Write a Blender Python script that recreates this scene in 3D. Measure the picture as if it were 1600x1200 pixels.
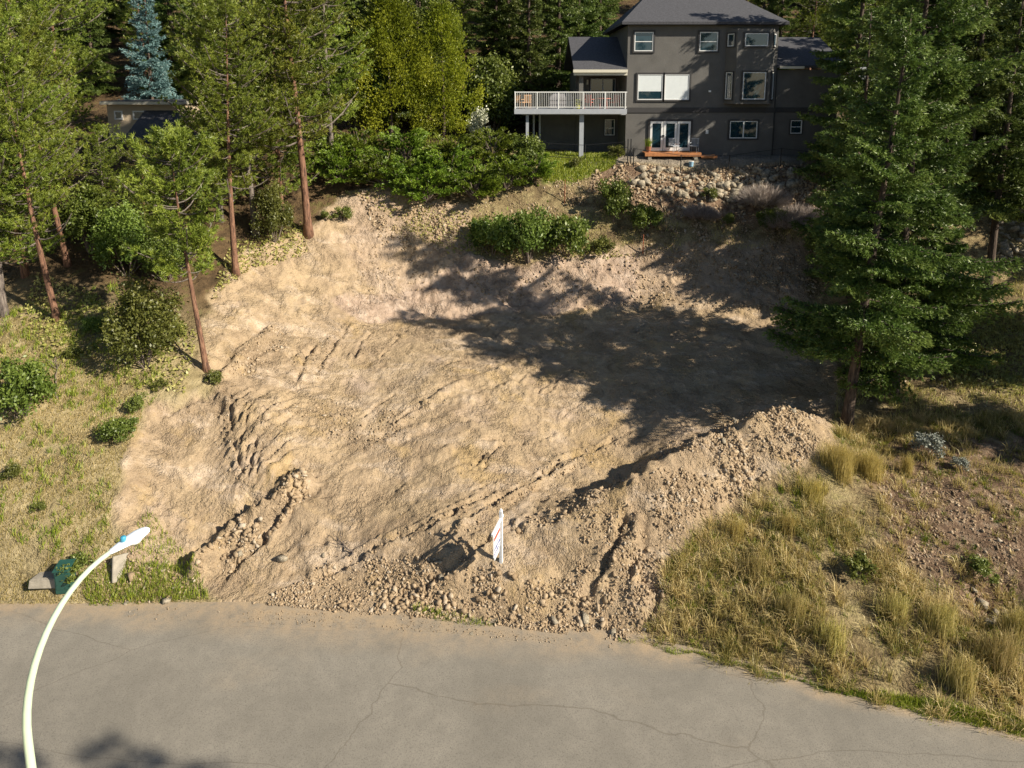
import bpy, bmesh, math, random
import numpy as np
from mathutils import Vector, Matrix, Euler
R = math.radians
random.seed(7); RNG = np.random.default_rng(11)
for o in list(bpy.data.objects): bpy.data.objects.remove(o)
S = bpy.context.scene
COL = S.collection

# ------------------------------------------------------------------ camera, sky, sun, exposure
F, Y0, PIT = 1067.0, 303.0, R(9.1)
CAMZ = 16.6
cam_d = bpy.data.cameras.new('camera'); cam = bpy.data.objects.new('camera', cam_d); COL.objects.link(cam)
cam.location = (0, 0, CAMZ); cam.rotation_euler = (R(90) - PIT, 0, 0)
cam_d.sensor_width = 36; cam_d.lens = 36 * F / 1600; cam_d.shift_y = -(600 - Y0) / 1600
cam_d.clip_start = 0.1; cam_d.clip_end = 2000
S.camera = cam
SUN_EL, SUN_AZ = R(33), math.atan2(0.91, -0.42)          # azimuth measured from +Y towards +X
sun_vec = Vector((math.cos(SUN_EL) * math.sin(SUN_AZ), math.cos(SUN_EL) * math.cos(SUN_AZ), math.sin(SUN_EL)))
W = bpy.data.worlds.new('World'); S.world = W; W.use_nodes = True
wn = W.node_tree.nodes; wl = W.node_tree.links
bg = wn['Background']; sky = wn.new('ShaderNodeTexSky'); sky.sky_type = 'NISHITA'; sky.sun_disc = False
sky.sun_elevation = SUN_EL; sky.sun_rotation = SUN_AZ; sky.altitude = 500; sky.air_density = 1.0; sky.dust_density = 0.6
wl.new(sky.outputs[0], bg.inputs[0]); bg.inputs[1].default_value = 0.058
sd = bpy.data.lights.new('sun', 'SUN'); so = bpy.data.objects.new('sun', sd); COL.objects.link(so)
sd.energy = 5.0; sd.angle = R(0.53); sd.color = (1.0, 0.91, 0.76)
so.rotation_euler = sun_vec.to_track_quat('Z', 'Y').to_euler(); so.location = (30, -14, 40)
S.view_settings.view_transform = 'Standard'; S.view_settings.look = 'None'
S.view_settings.gamma = 1; S.view_settings.exposure = 0.80
S.view_settings.use_curve_mapping = False
S.render.engine = 'CYCLES'
try:
    S.cycles.max_bounces = 5; S.cycles.diffuse_bounces = 3; S.cycles.transparent_max_bounces = 6
except Exception: pass

def ray(px, py):
    f = Vector((0, math.cos(PIT), -math.sin(PIT))); u = Vector((0, math.sin(PIT), math.cos(PIT)))
    return f + Vector((1, 0, 0)) * ((px - 800) / F) + u * ((Y0 - py) / F)
def at(px, py, Y):
    d = ray(px, py); return Vector((0, 0, CAMZ)) + d * (Y / d.y)

# ------------------------------------------------------------------ object helpers
def tag(o, label=None, cat=None, group=None, kind=None):
    if label: o['label'] = label
    if cat: o['category'] = cat
    if group: o['group'] = group
    if kind: o['kind'] = kind
    return o
def empty(name, loc=(0, 0, 0), rz=0):
    o = bpy.data.objects.new(name, None); COL.objects.link(o); o.location = loc; o.rotation_euler = (0, 0, rz)
    o.empty_display_size = 0.3
    return o
def link(name, me, parent=None, loc=None, rot=None, scale=None):
    o = bpy.data.objects.new(name, me); COL.objects.link(o)
    if parent: o.parent = parent
    if loc is not None: o.location = loc
    if rot is not None: o.rotation_euler = rot
    if scale is not None: o.scale = scale if hasattr(scale, '__len__') else (scale,) * 3
    return o
def fastmesh(name, V, Fc, mat=None, smooth=False, attrs=None):
    """V (n,3); Fc (m,k) uniform polygons"""
    V = np.asarray(V, dtype=np.float32); Fc = np.asarray(Fc, dtype=np.int32)
    me = bpy.data.meshes.new(name); m, k = Fc.shape
    me.vertices.add(len(V)); me.vertices.foreach_set('co', V.ravel())
    me.loops.add(m * k); me.loops.foreach_set('vertex_index', Fc.ravel())
    me.polygons.add(m); me.polygons.foreach_set('loop_start', np.arange(0, m * k, k, dtype=np.int32))
    try: me.polygons.foreach_set('loop_total', np.full(m, k, dtype=np.int32))
    except Exception: pass
    if smooth: me.polygons.foreach_set('use_smooth', np.ones(m, dtype=bool))
    me.update(calc_edges=True)
    for n, a in (attrs or {}).items():
        at_ = me.attributes.new(n, 'FLOAT', 'POINT'); at_.data.foreach_set('value', np.asarray(a, dtype=np.float32))
    if mat: me.materials.append(mat)
    me.validate()
    return me
class MB:
    """collects boxes and tubes into one mesh"""
    def __init__(s): s.v = []; s.f = []
    def box(s, x0, x1, y0, y1, z0, z1):
        n = len(s.v)
        s.v += [(x0, y0, z0), (x1, y0, z0), (x1, y1, z0), (x0, y1, z0), (x0, y0, z1), (x1, y0, z1), (x1, y1, z1), (x0, y1, z1)]
        s.f += [(n, n+3, n+2, n+1), (n+4, n+5, n+6, n+7), (n, n+1, n+5, n+4), (n+1, n+2, n+6, n+5), (n+2, n+3, n+7, n+6), (n+3, n, n+4, n+7)]
        return s
    def tube(s, pts, rad, seg=8, cap=True):
        pts = [Vector(p) for p in pts]; n0 = len(s.v); n = len(pts)
        if not hasattr(rad, '__len__'): rad = [rad] * n
        u = None
        for i, p in enumerate(pts):
            t = (pts[min(i+1, n-1)] - pts[max(i-1, 0)]).normalized()
            if u is None:
                a = Vector((0, 0, 1)) if abs(t.z) < 0.9 else Vector((1, 0, 0)); u = t.cross(a).normalized()
            else: u = (u - t*u.dot(t)).normalized()
            w = t.cross(u)
            for j in range(seg):
                an = 2 * math.pi * j / seg
                s.v.append(tuple(p + (u * math.cos(an) + w * math.sin(an)) * rad[i]))
        for i in range(n - 1):
            for j in range(seg):
                a = n0 + i * seg + j; b = n0 + i * seg + (j + 1) % seg
                s.f.append((a, b, b + seg, a + seg))
        if cap:
            s.f.append(tuple(n0 + j for j in range(seg))[::-1]); s.f.append(tuple(n0 + (n-1) * seg + j for j in range(seg)))
        return s
    def poly(s, vs, fs):
        n = len(s.v); s.v += [tuple(v) for v in vs]; s.f += [tuple(n + i for i in f) for f in fs]; return s
    def mesh(s, name, mat, smooth=False, bevel=0):
        me = bpy.data.meshes.new(name); me.from_pydata(s.v, [], s.f)
        bm = bmesh.new(); bm.from_mesh(me); bmesh.ops.recalc_face_normals(bm, faces=bm.faces)
        if bevel: bmesh.ops.bevel(bm, geom=bm.edges[:], offset=bevel, segments=2, affect='EDGES')
        bm.to_mesh(me); bm.free()
        if smooth:
            for p in me.polygons: p.use_smooth = True
        me.materials.append(mat); return me
    def build(s, name, mat, parent=None, smooth=False, bevel=0, loc=None, rot=None):
        return link(name, s.mesh(name, mat, smooth, bevel), parent, loc, rot)

# ------------------------------------------------------------------ materials
def newmat(name):
    m = bpy.data.materials.new(name); m.use_nodes = True
    nt = m.node_tree; b = nt.nodes['Principled BSDF']; return m, nt, b
def N(nt, t, **kw):
    n = nt.nodes.new(t)
    for k, v in kw.items():
        if k.startswith('i_'):
            key = k[2:]; key = int(key) if key.isdigit() else key.replace('_', ' ')
            n.inputs[key].default_value = v
        else: setattr(n, k, v)
    return n
def mixc(nt, fac, a, b, mode='MIX'):
    m = nt.nodes.new('ShaderNodeMix'); m.data_type = 'RGBA'; m.blend_type = mode
    for sock, val in ((m.inputs[0], fac), (m.inputs[6], a), (m.inputs[7], b)):
        if hasattr(val, 'is_linked') or isinstance(val, bpy.types.NodeSocket): nt.links.new(val, sock)
        elif isinstance(val, tuple): sock.default_value = (*val, 1) if len(val) == 3 else val
        else: sock.default_value = val
    return m.outputs[2]
def ramp(nt, src, stops):
    r = nt.nodes.new('ShaderNodeValToRGB'); el = r.color_ramp.elements
    while len(el) < len(stops): el.new(0.5)
    for e, (p, c) in zip(el, stops): e.position = p; e.color = (*c, 1) if len(c) == 3 else c
    nt.links.new(src, r.inputs[0]); return r.outputs[0]
def noise(nt, scale, detail=4, rough=0.55, vec=None, dist=0.0):
    n = N(nt, 'ShaderNodeTexNoise', i_Scale=scale, i_Detail=detail, i_Roughness=rough, i_Distortion=dist)
    if vec is not None: nt.links.new(vec, n.inputs['Vector'])
    return n.outputs['Fac']
def objco(nt): return N(nt, 'ShaderNodeTexCoord').outputs['Object']
def plain(name, col, rough=0.7, var=0.15, scale=3.0, bump=0.0, metal=0.0, bscale=40.0, spec=None):
    m, nt, b = newmat(name); co = objco(nt)
    f = noise(nt, scale, 5, 0.6, co)
    lo = tuple(c * (1 - var) for c in col); hi = tuple(min(1, c * (1 + var)) for c in col)
    nt.links.new(ramp(nt, f, [(0.3, lo), (0.7, hi)]), b.inputs['Base Color'])
    b.inputs['Roughness'].default_value = rough; b.inputs['Metallic'].default_value = metal
    if spec is not None: b.inputs['Specular IOR Level'].default_value = spec
    if bump:
        bp = N(nt, 'ShaderNodeBump', i_Strength=0.6, i_Distance=bump)
        nt.links.new(noise(nt, bscale, 4, 0.6, co), bp.inputs['Height']); nt.links.new(bp.outputs[0], b.inputs['Normal'])
    return m
M = {}
M['stucco'] = plain('stucco', (0.118, 0.112, 0.103), 0.9, 0.14, 1.2, 0.02, bscale=18)
M['trim'] = plain('dark_trim', (0.042, 0.040, 0.040), 0.8, 0.08)
M['white'] = plain('white_paint', (0.74, 0.74, 0.72), 0.45, 0.04)
M['cream'] = plain('cream_paint', (0.62, 0.58, 0.47), 0.5, 0.05)
M['greypaint'] = plain('grey_paint', (0.36, 0.38, 0.41), 0.6, 0.06)
M['beige'] = plain('beige_stucco', (0.50, 0.40, 0.28), 0.9, 0.06, bump=0.005)
M['shingle'] = plain('dark_shingles', (0.055, 0.055, 0.062), 0.9, 0.35, 9.0, 0.02, bscale=14)
M['darkmetal'] = plain('black_metal', (0.015, 0.015, 0.017), 0.5, 0.1, metal=0.3)
M['lampgreen'] = plain('pale_green_paint', (0.56, 0.66, 0.47), 0.4, 0.05)
M['lampwhite'] = plain('lamp_head_paint', (0.78, 0.84, 0.90), 0.35, 0.03)
M['photocell'] = plain('photocell_blue', (0.05, 0.28, 0.42), 0.3, 0.1)
M['lens'] = plain('lamp_lens', (0.5, 0.5, 0.45), 0.15, 0.1)
M['boxgreen'] = plain('green_box_paint', (0.018, 0.07, 0.055), 0.5, 0.12)
M['concrete'] = plain('weathered_concrete', (0.28, 0.25, 0.20), 0.95, 0.25, 5.0, 0.02)
M['cedarwood'] = plain('orange_stained_wood', (0.42, 0.17, 0.06), 0.7, 0.2, 5.0)
M['wicker'] = plain('tan_wicker', (0.46, 0.26, 0.12), 0.8, 0.2, 20)
M['redcloth'] = plain('red_plastic', (0.50, 0.12, 0.08), 0.6, 0.1)
M['greycover'] = plain('grey_cover', (0.20, 0.19, 0.20), 0.7, 0.12, 2.0)
M['yellow'] = plain('yellow_leaf', (0.5, 0.5, 0.05), 0.6, 0.2, 15)
M['terracotta'] = plain('terracotta', (0.3, 0.12, 0.06), 0.8, 0.1)
M['bluebucket'] = plain('blue_bucket', (0.25, 0.42, 0.55), 0.5, 0.1)
M['signwhite'] = plain('sign_white', (0.80, 0.80, 0.80), 0.4, 0.02)
M['signred'] = plain('sign_red', (0.55, 0.06, 0.04), 0.4, 0.02)
M['signblue'] = plain('sign_blue', (0.04, 0.07, 0.28), 0.4, 0.02)
M['blind'] = plain('window_blind', (0.66, 0.70, 0.70), 0.7, 0.04)
M['door'] = M['white']; M['rail'] = plain('pale_rail_paint', (0.72, 0.72, 0.69), 0.4, 0.03)
M['rustpost'] = plain('rusty_stake', (0.25, 0.07, 0.03), 0.8, 0.2)
M['drywood'] = plain('dead_wood', (0.16, 0.125, 0.10), 0.9, 0.3, 8)
M['interior'] = plain('dark_interior', (0.03, 0.03, 0.03), 0.9, 0.1)
def glass():
    m, nt, b = newmat('window_glass'); b.inputs['Base Color'].default_value = (0.012, 0.035, 0.05, 1)
    b.inputs['Roughness'].default_value = 0.04; b.inputs['Specular IOR Level'].default_value = 0.9
    b.inputs['Coat Weight'].default_value = 0.5; b.inputs['Coat Roughness'].default_value = 0.02
    return m
M['glass'] = glass()
def bark(name, a, b_, c):
    m, nt, b = newmat(name); co = objco(nt)
    mp = N(nt, 'ShaderNodeMapping'); mp.inputs['Scale'].default_value = (9, 9, 1.6); nt.links.new(co, mp.inputs[0])
    f = noise(nt, 1.2, 6, 0.7, mp.outputs[0], 0.6)
    nt.links.new(ramp(nt, f, [(0.36, a), (0.52, b_), (0.68, c)]), b.inputs['Base Color'])
    b.inputs['Roughness'].default_value = 0.95
    bp = N(nt, 'ShaderNodeBump', i_Strength=0.8, i_Distance=0.06); nt.links.new(f, bp.inputs['Height']); nt.links.new(bp.outputs[0], b.inputs['Normal'])
    return m
M['pinebark'] = bark('ponderosa_bark', (0.035, 0.020, 0.014), (0.19, 0.095, 0.057), (0.30, 0.175, 0.11))
M['firbark'] = bark('fir_bark', (0.018, 0.014, 0.011), (0.09, 0.062, 0.045), (0.16, 0.12, 0.09))
M['greybark'] = bark('grey_bark', (0.05, 0.04, 0.035), (0.16, 0.13, 0.11), (0.26, 0.22, 0.18))
def foliage(name, dark, mid, light, trans=0.3):
    m, nt, b = newmat(name)
    for n in list(nt.nodes):
        if n.type != 'OUTPUT_MATERIAL': nt.nodes.remove(n)
    out = nt.nodes['Material Output']
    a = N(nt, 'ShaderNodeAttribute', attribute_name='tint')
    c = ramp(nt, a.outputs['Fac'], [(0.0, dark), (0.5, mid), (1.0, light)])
    oi = N(nt, 'ShaderNodeObjectInfo')
    hs = N(nt, 'ShaderNodeHueSaturation')
    mr = N(nt, 'ShaderNodeMapRange', i_3=0.8, i_4=1.22); nt.links.new(oi.outputs['Random'], mr.inputs[0])
    nt.links.new(mr.outputs[0], hs.inputs['Value'])
    mh = N(nt, 'ShaderNodeMapRange', i_3=0.485, i_4=0.512); nt.links.new(oi.outputs['Random'], mh.inputs[0]); nt.links.new(mh.outputs[0], hs.inputs['Hue'])
    nt.links.new(c, hs.inputs['Color'])
    d = N(nt, 'ShaderNodeBsdfDiffuse'); t = N(nt, 'ShaderNodeBsdfTranslucent'); g = N(nt, 'ShaderNodeBsdfGlossy', i_Roughness=0.45)
    g.inputs['Color'].default_value = (0.9, 0.9, 0.8, 1)
    for x in (d, t): nt.links.new(hs.outputs[0], x.inputs['Color'])
    m1 = N(nt, 'ShaderNodeMixShader', i_0=trans); nt.links.new(d.outputs[0], m1.inputs[1]); nt.links.new(t.outputs[0], m1.inputs[2])
    m2 = N(nt, 'ShaderNodeMixShader', i_0=0.035); nt.links.new(m1.outputs[0], m2.inputs[1]); nt.links.new(g.outputs[0], m2.inputs[2])
    nt.links.new(m2.outputs[0], out.inputs[0]); return m
M['pine'] = foliage('pine_needles', (0.045, 0.075, 0.012), (0.15, 0.195, 0.024), (0.34, 0.38, 0.06))
M['fir'] = foliage('fir_needles', (0.022, 0.045, 0.012), (0.08, 0.125, 0.022), (0.24, 0.29, 0.07))
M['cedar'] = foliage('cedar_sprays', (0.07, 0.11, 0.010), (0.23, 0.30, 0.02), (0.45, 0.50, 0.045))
M['spruce'] = foliage('blue_spruce_needles', (0.06, 0.13, 0.13), (0.16, 0.29, 0.29), (0.30, 0.45, 0.45))
M['juniper'] = foliage('juniper_sprays', (0.03, 0.06, 0.010), (0.13, 0.195, 0.018), (0.28, 0.35, 0.04))
M['leaf'] = foliage('green_leaves', (0.035, 0.06, 0.012), (0.11, 0.16, 0.026), (0.22, 0.27, 0.05), 0.35)
M['olive'] = foliage('olive_leaves', (0.05, 0.065, 0.012), (0.13, 0.155, 0.03), (0.24, 0.25, 0.06), 0.35)
M['blossom'] = foliage('white_blossom', (0.16, 0.22, 0.08), (0.45, 0.45, 0.32), (0.62, 0.62, 0.50), 0.2)
M['sage'] = foliage('sage_leaves', (0.14, 0.15, 0.12), (0.25, 0.27, 0.23), (0.36, 0.38, 0.33), 0.2)
M['twig'] = foliage('bare_twigs', (0.16, 0.125, 0.11), (0.30, 0.25, 0.22), (0.42, 0.36, 0.33), 0.05)
M['straw'] = foliage('dry_grass', (0.13, 0.145, 0.03), (0.42, 0.355, 0.115), (0.70, 0.57, 0.27), 0.3)
M['gold'] = foliage('golden_grass', (0.24, 0.20, 0.05), (0.44, 0.35, 0.11), (0.62, 0.49, 0.20), 0.35)
M['verge'] = foliage('green_verge', (0.08, 0.13, 0.014), (0.25, 0.30, 0.028), (0.48, 0.45, 0.09), 0.35)
M['balsam'] = foliage('yellow_green_leaves', (0.12, 0.15, 0.03), (0.34, 0.34, 0.09), (0.55, 0.50, 0.20), 0.3)
def stone_mat():
    m, nt, b = newmat('broken_rock'); oi = N(nt, 'ShaderNodeObjectInfo'); co = objco(nt)
    geo = N(nt, 'ShaderNodeNewGeometry')
    r1 = N(nt, 'ShaderNodeMath', operation='ADD'); nt.links.new(oi.outputs['Random'], r1.inputs[0]); nt.links.new(geo.outputs['Random Per Island'], r1.inputs[1])
    fr = N(nt, 'ShaderNodeMath', operation='FRACT'); nt.links.new(r1.outputs[0], fr.inputs[0])
    c = ramp(nt, fr.outputs[0], [(0.0, (0.27, 0.195, 0.12)), (0.45, (0.37, 0.275, 0.175)), (0.8, (0.44, 0.335, 0.22)), (1.0, (0.47, 0.40, 0.31))])
    f = noise(nt, 3.0, 6, 0.7, co)
    c = mixc(nt, 0.6, c, ramp(nt, f, [(0.3, (0.6, 0.6, 0.6)), (0.7, (1.1, 1.08, 1.05))]), 'MULTIPLY')
    nt.links.new(c, b.inputs['Base Color']); b.inputs['Roughness'].default_value = 0.95; b.inputs['Specular IOR Level'].default_value = 0.2
    bp = N(nt, 'ShaderNodeBump', i_Strength=0.5, i_Distance=0.04); nt.links.new(f, bp.inputs['Height']); nt.links.new(bp.outputs[0], b.inputs['Normal'])
    return m
M['stone'] = stone_mat()
M['boulder'] = plain('pale_boulder', (0.315, 0.27, 0.20), 0.95, 0.5, 3.1, 0.10, bscale=5, spec=0.2)

# ------------------------------------------------------------------ numpy noise
def _h(ix, iy, s):
    n = (ix.astype(np.int64) * 374761393 + iy.astype(np.int64) * 668265263 + s * 974711) & 0xFFFFFFFF
    n = ((n ^ (n >> 13)) * 1274126177) & 0xFFFFFFFF
    n = n ^ (n >> 16); return (n & 0xFFFFFF) / float(0xFFFFFF)
def vn(x, y, s=0):
    xi = np.floor(x); yi = np.floor(y); u = x - xi; v = y - yi; u = u*u*(3-2*u); v = v*v*(3-2*v)
    a = _h(xi, yi, s); b = _h(xi+1, yi, s); c = _h(xi, yi+1, s); d = _h(xi+1, yi+1, s)
    return (a*(1-u)+b*u)*(1-v)+(c*(1-u)+d*u)*v
def fbm(x, y, o=4, s=0, g=0.5):
    t = 0; a = 1; n = 0
    for i in range(o):
        t = t + a * (vn(x * 2**i + i*17.3, y * 2**i - i*9.1, s + i) * 2 - 1); n += a; a *= g
    return t / n
def sstep(x, a, b):
    t = np.clip((x - a) / (b - a), 0, 1); return t*t*(3-2*t)

# ------------------------------------------------------------------ terrain
ctl = []
def C_(px, py, Y): p = at(px, py, Y); ctl.append((p.x, p.y, p.z))
for row in [
  (-250, [(960,19.2),(800,21.5),(650,25),(500,29),(380,33.5),(280,39),(220,46)]),
  (0,   [(945,19.6),(850,20.8),(750,22.7),(650,25),(560,27.3),(480,30),(400,33),(300,38),(240,44)]),
  (100, [(940,19.7),(800,21.7),(700,24),(600,26.5),(500,29.5),(400,33.2),(300,38.5),(240,44)]),
  (190, [(940,19.8),(850,21.2),(750,23),(680,24.7),(600,26.8),(500,30),(400,34)]),
  (300, [(940,19.9),(850,21.6),(750,23.6),(660,25.9),(590,27.6),(500,30.7),(400,34.6),(330,38),(260,42.5)]),
  (400, [(940,20),(850,21.7),(750,23.7),(660,26.2),(580,29),(500,32.2),(430,35),(380,37.2),(330,39.5),(260,43.5)]),
  (500, [(945,19.9),(850,21.8),(750,24.5),(650,27.5),(550,31.5),(480,34.8),(420,37.2),(370,39),(320,41.3),(250,45)]),
  (600, [(960,19.6),(860,21.2),(750,24.5),(650,27.5),(550,32.2),(490,36),(440,38),(380,39.8),(310,42)]),
  (700, [(975,19.2),(880,20.4),(800,22.3),(700,25.4),(600,29.4),(520,34),(482,37),(430,38.7),(370,40.6),(320,42.5),(240,46.5)]),
  (782, [(985,18.7),(877,20.4),(800,22.4),(700,25.7)]),
  (850, [(995,18.5),(900,20),(830,21.6),(760,24),(650,28),(560,32.5),(500,36.5),(475,38),(420,39.6),(350,42),(290,44.2),(250,47)]),
  (920, [(1000,18.4),(900,19.9),(790,21.9),(750,24.5)]),
  (1000,[(960,18.8),(850,20.6),(748,22.3),(712,25.6),(600,30.3),(500,36.4),(472,38.4),(420,40),(350,42.3),(300,44),(262,45.7),(248,47.7)]),
  (1060,[(1000,18.3),(850,20.7),(715,23.2),(680,26.4)]),
  (1100,[(1000,18.2),(900,19.8),(800,21.6),(690,24.0),(655,27.6),(560,32.5),(490,37),(430,39.6),(350,42.2)]),
  (1170,[(1010,17.8),(800,21.8),(664,24.7),(620,29.2)]),
  (1230,[(1065,16.8),(1000,17.7),(850,20.5),(750,22.7),(640,25.5),(598,30.2),(540,33.5),(480,37.5),(420,39.8),(350,42),(300,43.8),(262,45.6),(250,47.7)]),
  (1340,[(1090,16.2),(900,19.5),(770,22.3),(690,25.4),(640,28),(560,32),(480,36.5)]),
  (1450,[(1105,16.05),(1000,17.5),(900,19.3),(800,21.5),(700,24.5),(620,28.3),(550,32),(480,36),(400,40),(330,43),(262,46)]),
  (1590,[(1150,15.2),(1090,16.1),(1000,17.3),(900,19.0),(800,21.3),(700,24.4),(580,30),(480,35.5),(400,39.5),(340,42.5),(280,46)]),
  (1850,[(1150,15.0),(1000,16.9),(850,19.8),(700,24),(560,30),(450,36),(350,42),(290,46)])]:
    for py, Y in row[1]: C_(row[0], py, Y)
for px, Y, z in ((1000,23.9,1.75),(1100,25.8,2.3),(1170,26.8,2.6),(1230,27.6,2.8),(920,23.3,1.6)):
    p = at(px, 700, Y); ctl.append((p.x, Y, z))
for X in (3, 8, 13, 18, 23, 28):
    for Y in (50, 55): ctl.append((X, Y, 11.6))
for X in (-26, -18, -10, -3): ctl.append((X, 52, 12.6))
for X in (-45, 45): ctl += [(X, 20, 3), (X, 35, 7), (X, 50, 12)]
ctl = np.array(ctl)
def tps_fit(P, lam=0.02):
    n = len(P); r = np.hypot(P[:, None, 0]-P[None, :, 0], P[:, None, 1]-P[None, :, 1]) + 1e-9
    K = r*r*np.log(r) + lam*np.eye(n); Q = np.c_[np.ones(n), P[:, :2]]
    A = np.block([[K, Q], [Q.T, np.zeros((3, 3))]]); return np.linalg.solve(A, np.r_[P[:, 2], 0, 0, 0])
TW = tps_fit(ctl)
def tps(x, y):
    sh = x.shape; x = x.ravel(); y = y.ravel(); out = np.empty(len(x))
    for i in range(0, len(x), 20000):
        a = x[i:i+20000]; b = y[i:i+20000]
        r2 = (a[:, None]-ctl[None, :, 0])**2 + (b[:, None]-ctl[None, :, 1])**2 + 1e-12
        out[i:i+20000] = (0.5*r2*np.log(r2)) @ TW[:-3] + TW[-3] + TW[-2]*a + TW[-1]*b
    return out.reshape(sh)
def edge_y(x):                       # far edge of the road
    xs = [-160, -40, -17, -9, -6, -2, 2.5, 4.2, 6.6, 8.8, 10.8, 13, 17, 40, 160]
    ys = [26, 21.5, 19.55, 19.6, 19.45, 19.0, 18.6, 18.15, 17.4, 16.5, 15.9, 15.25, 14.0, 6, -60]
    return np.interp(x, xs, ys)
def grow(a, b, s, first, ratio):
    out = []; x = a; st = first
    while (x - b) * s < 0: x += s*st; st *= ratio; out.append(x)
    return out
xs = np.array(sorted(grow(-25, -170, -1, .12, 1.13))[:] + list(np.arange(-25, 25, 0.085)) + grow(25, 170, 1, .12, 1.13))
yl = [13.0]
while yl[-1] < 49: yl.append(yl[-1] + 0.05 + 0.07*max(0, (yl[-1]-15)/33))
ys = np.array(sorted(grow(13.0, -60, -1, .15, 1.2)) + yl + grow(yl[-1], 260, 1, .2, 1.07))
GX, GY = np.meshgrid(xs, ys)
core = (np.abs(GX) < 46) & (GY < 58) & (GY > 5)
Z = np.zeros_like(GX); cx = np.clip(GX, -44, 44); cy = np.clip(GY, 13, 57)
Z = tps(cx, cy)
# flat house terrace, then the wooded hill that goes on rising behind it
far = 12.3 + 0.36*np.maximum(0, GY-56) + 2.0*fbm(GX/25, GY/25, 3, 5) * sstep(GY, 58, 75)
Z = Z*(1-sstep(GY, 49, 56)) + far*sstep(GY, 49, 56)
tm = sstep(GX, 3.5, 6.5)*(1-sstep(GX, 26, 30))*sstep(GY, 46.0, 47.2)*(1-sstep(GY, 58, 64)); Z = Z*(1-tm) + 11.6*tm
base = Z.copy()
def look(A, x, y):
    x = np.asarray(x, float); y = np.asarray(y, float)
    i = np.clip(np.searchsorted(xs, x)-1, 0, len(xs)-2); j = np.clip(np.searchsorted(ys, y)-1, 0, len(ys)-2)
    u = (x-xs[i])/(xs[i+1]-xs[i]); v = (y-ys[j])/(ys[j+1]-ys[j])
    return (A[j, i]*(1-u)+A[j, i+1]*u)*(1-v)+(A[j+1, i]*(1-u)+A[j+1, i+1]*u)*v
def hit(px, py, A=None):
    A = Z if A is None else A
    d = ray(px, py); y = np.arange(13.5, 90, 0.06); t = y/d.y
    x = d.x*t; z = CAMZ + d.z*t; g = look(A, x, y); k = np.nonzero(z < g)[0]
    k = k[0] if len(k) else len(y)-1
    return Vector((x[k], y[k], g[k]))
def wpoly(pts, A=None): return np.array([[*hit(px, py, A)[:2]] for px, py in pts])
def inside(P, x, y):
    r = np.zeros(x.shape, bool); n = len(P)
    for i in range(n):
        x1, y1 = P[i]; x2, y2 = P[(i+1) % n]
        c = ((y1 > y) != (y2 > y)) & (x < (x2-x1)*(y-y1)/(y2-y1+1e-12)+x1); r ^= c
    return r
def segdist(P, x, y, closed=True):
    d = np.full(x.shape, 1e9); n = len(P)
    for i in range(n if closed else n-1):
        a = P[i]; b = P[(i+1) % n]; ab = b-a; L = (ab**2).sum()+1e-9
        t = np.clip(((x-a[0])*ab[0]+(y-a[1])*ab[1])/L, 0, 1)
        d = np.minimum(d, np.hypot(x-a[0]-t*ab[0], y-a[1]-t*ab[1]))
    return d
def zone(pts, soft=0.5, warp=0.5, s=0):
    P = wpoly(pts, base); m = np.zeros_like(GX)
    b = (GX > P[:, 0].min()-3) & (GX < P[:, 0].max()+3) & (GY > P[:, 1].min()-3) & (GY < P[:, 1].max()+3)
    x = GX[b]; y = GY[b]; d = segdist(P, x, y); d = np.where(inside(P, x, y), d, -d) + warp*fbm(x*1.1, y*1.1, 4, 31+s)
    m[b] = sstep(d, -soft/2, soft/2); return m
DIRT = [(172,800),(200,720),(225,645),(330,610),(315,560),(330,470),(380,395),(470,365),(545,300),(600,290),(730,325),(745,400),(830,415),(920,400),(1010,385),(1250,372),(1320,600),(1300,690),(1250,735),(1110,805),(1050,880),(1010,960),(965,1020),(800,1010),(530,990),(400,965),(330,950),(260,905),(190,868)]
bare = zone(DIRT, 0.5, 0.5)
bank = zone([(545,300),(600,285),(900,262),(1280,255),(1330,300),(1330,480),(1000,470),(730,470),(600,470),(540,400)], 0.6, 0.6, 3)
lawn = zone([(835,238),(985,240),(960,262),(900,285),(850,285)], 0.5, 0.3, 5)
rocky = np.maximum(zone([(930,262),(1300,262),(1340,330),(1240,350),(1000,330),(920,300)], 0.6, 0.6, 6), zone([(1370,690),(1600,690),(1640,930),(1500,950),(1380,850)], 1.2, 1.0, 7))
padm = zone([(560,480),(1260,470),(1290,620),(1050,700),(760,800),(560,880),(440,700),(440,560)], 2.0, 0.6, 8)
face = zone([(520,470),(740,395),(1000,392),(1000,480),(800,488),(560,500)], 0.5, 0.4, 9)
n1 = fbm(GX*0.55, GY*0.55, 4, 1); n2 = fbm(GX*2.2, GY*2.2, 4, 2); n3 = fbm(GX*6, GY*6, 3, 3)
det = 1-sstep(GY, 50, 60)
Z = Z + det*(1-bare)*(0.13*n1 + 0.05*n2 + 0.02*n3)
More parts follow.
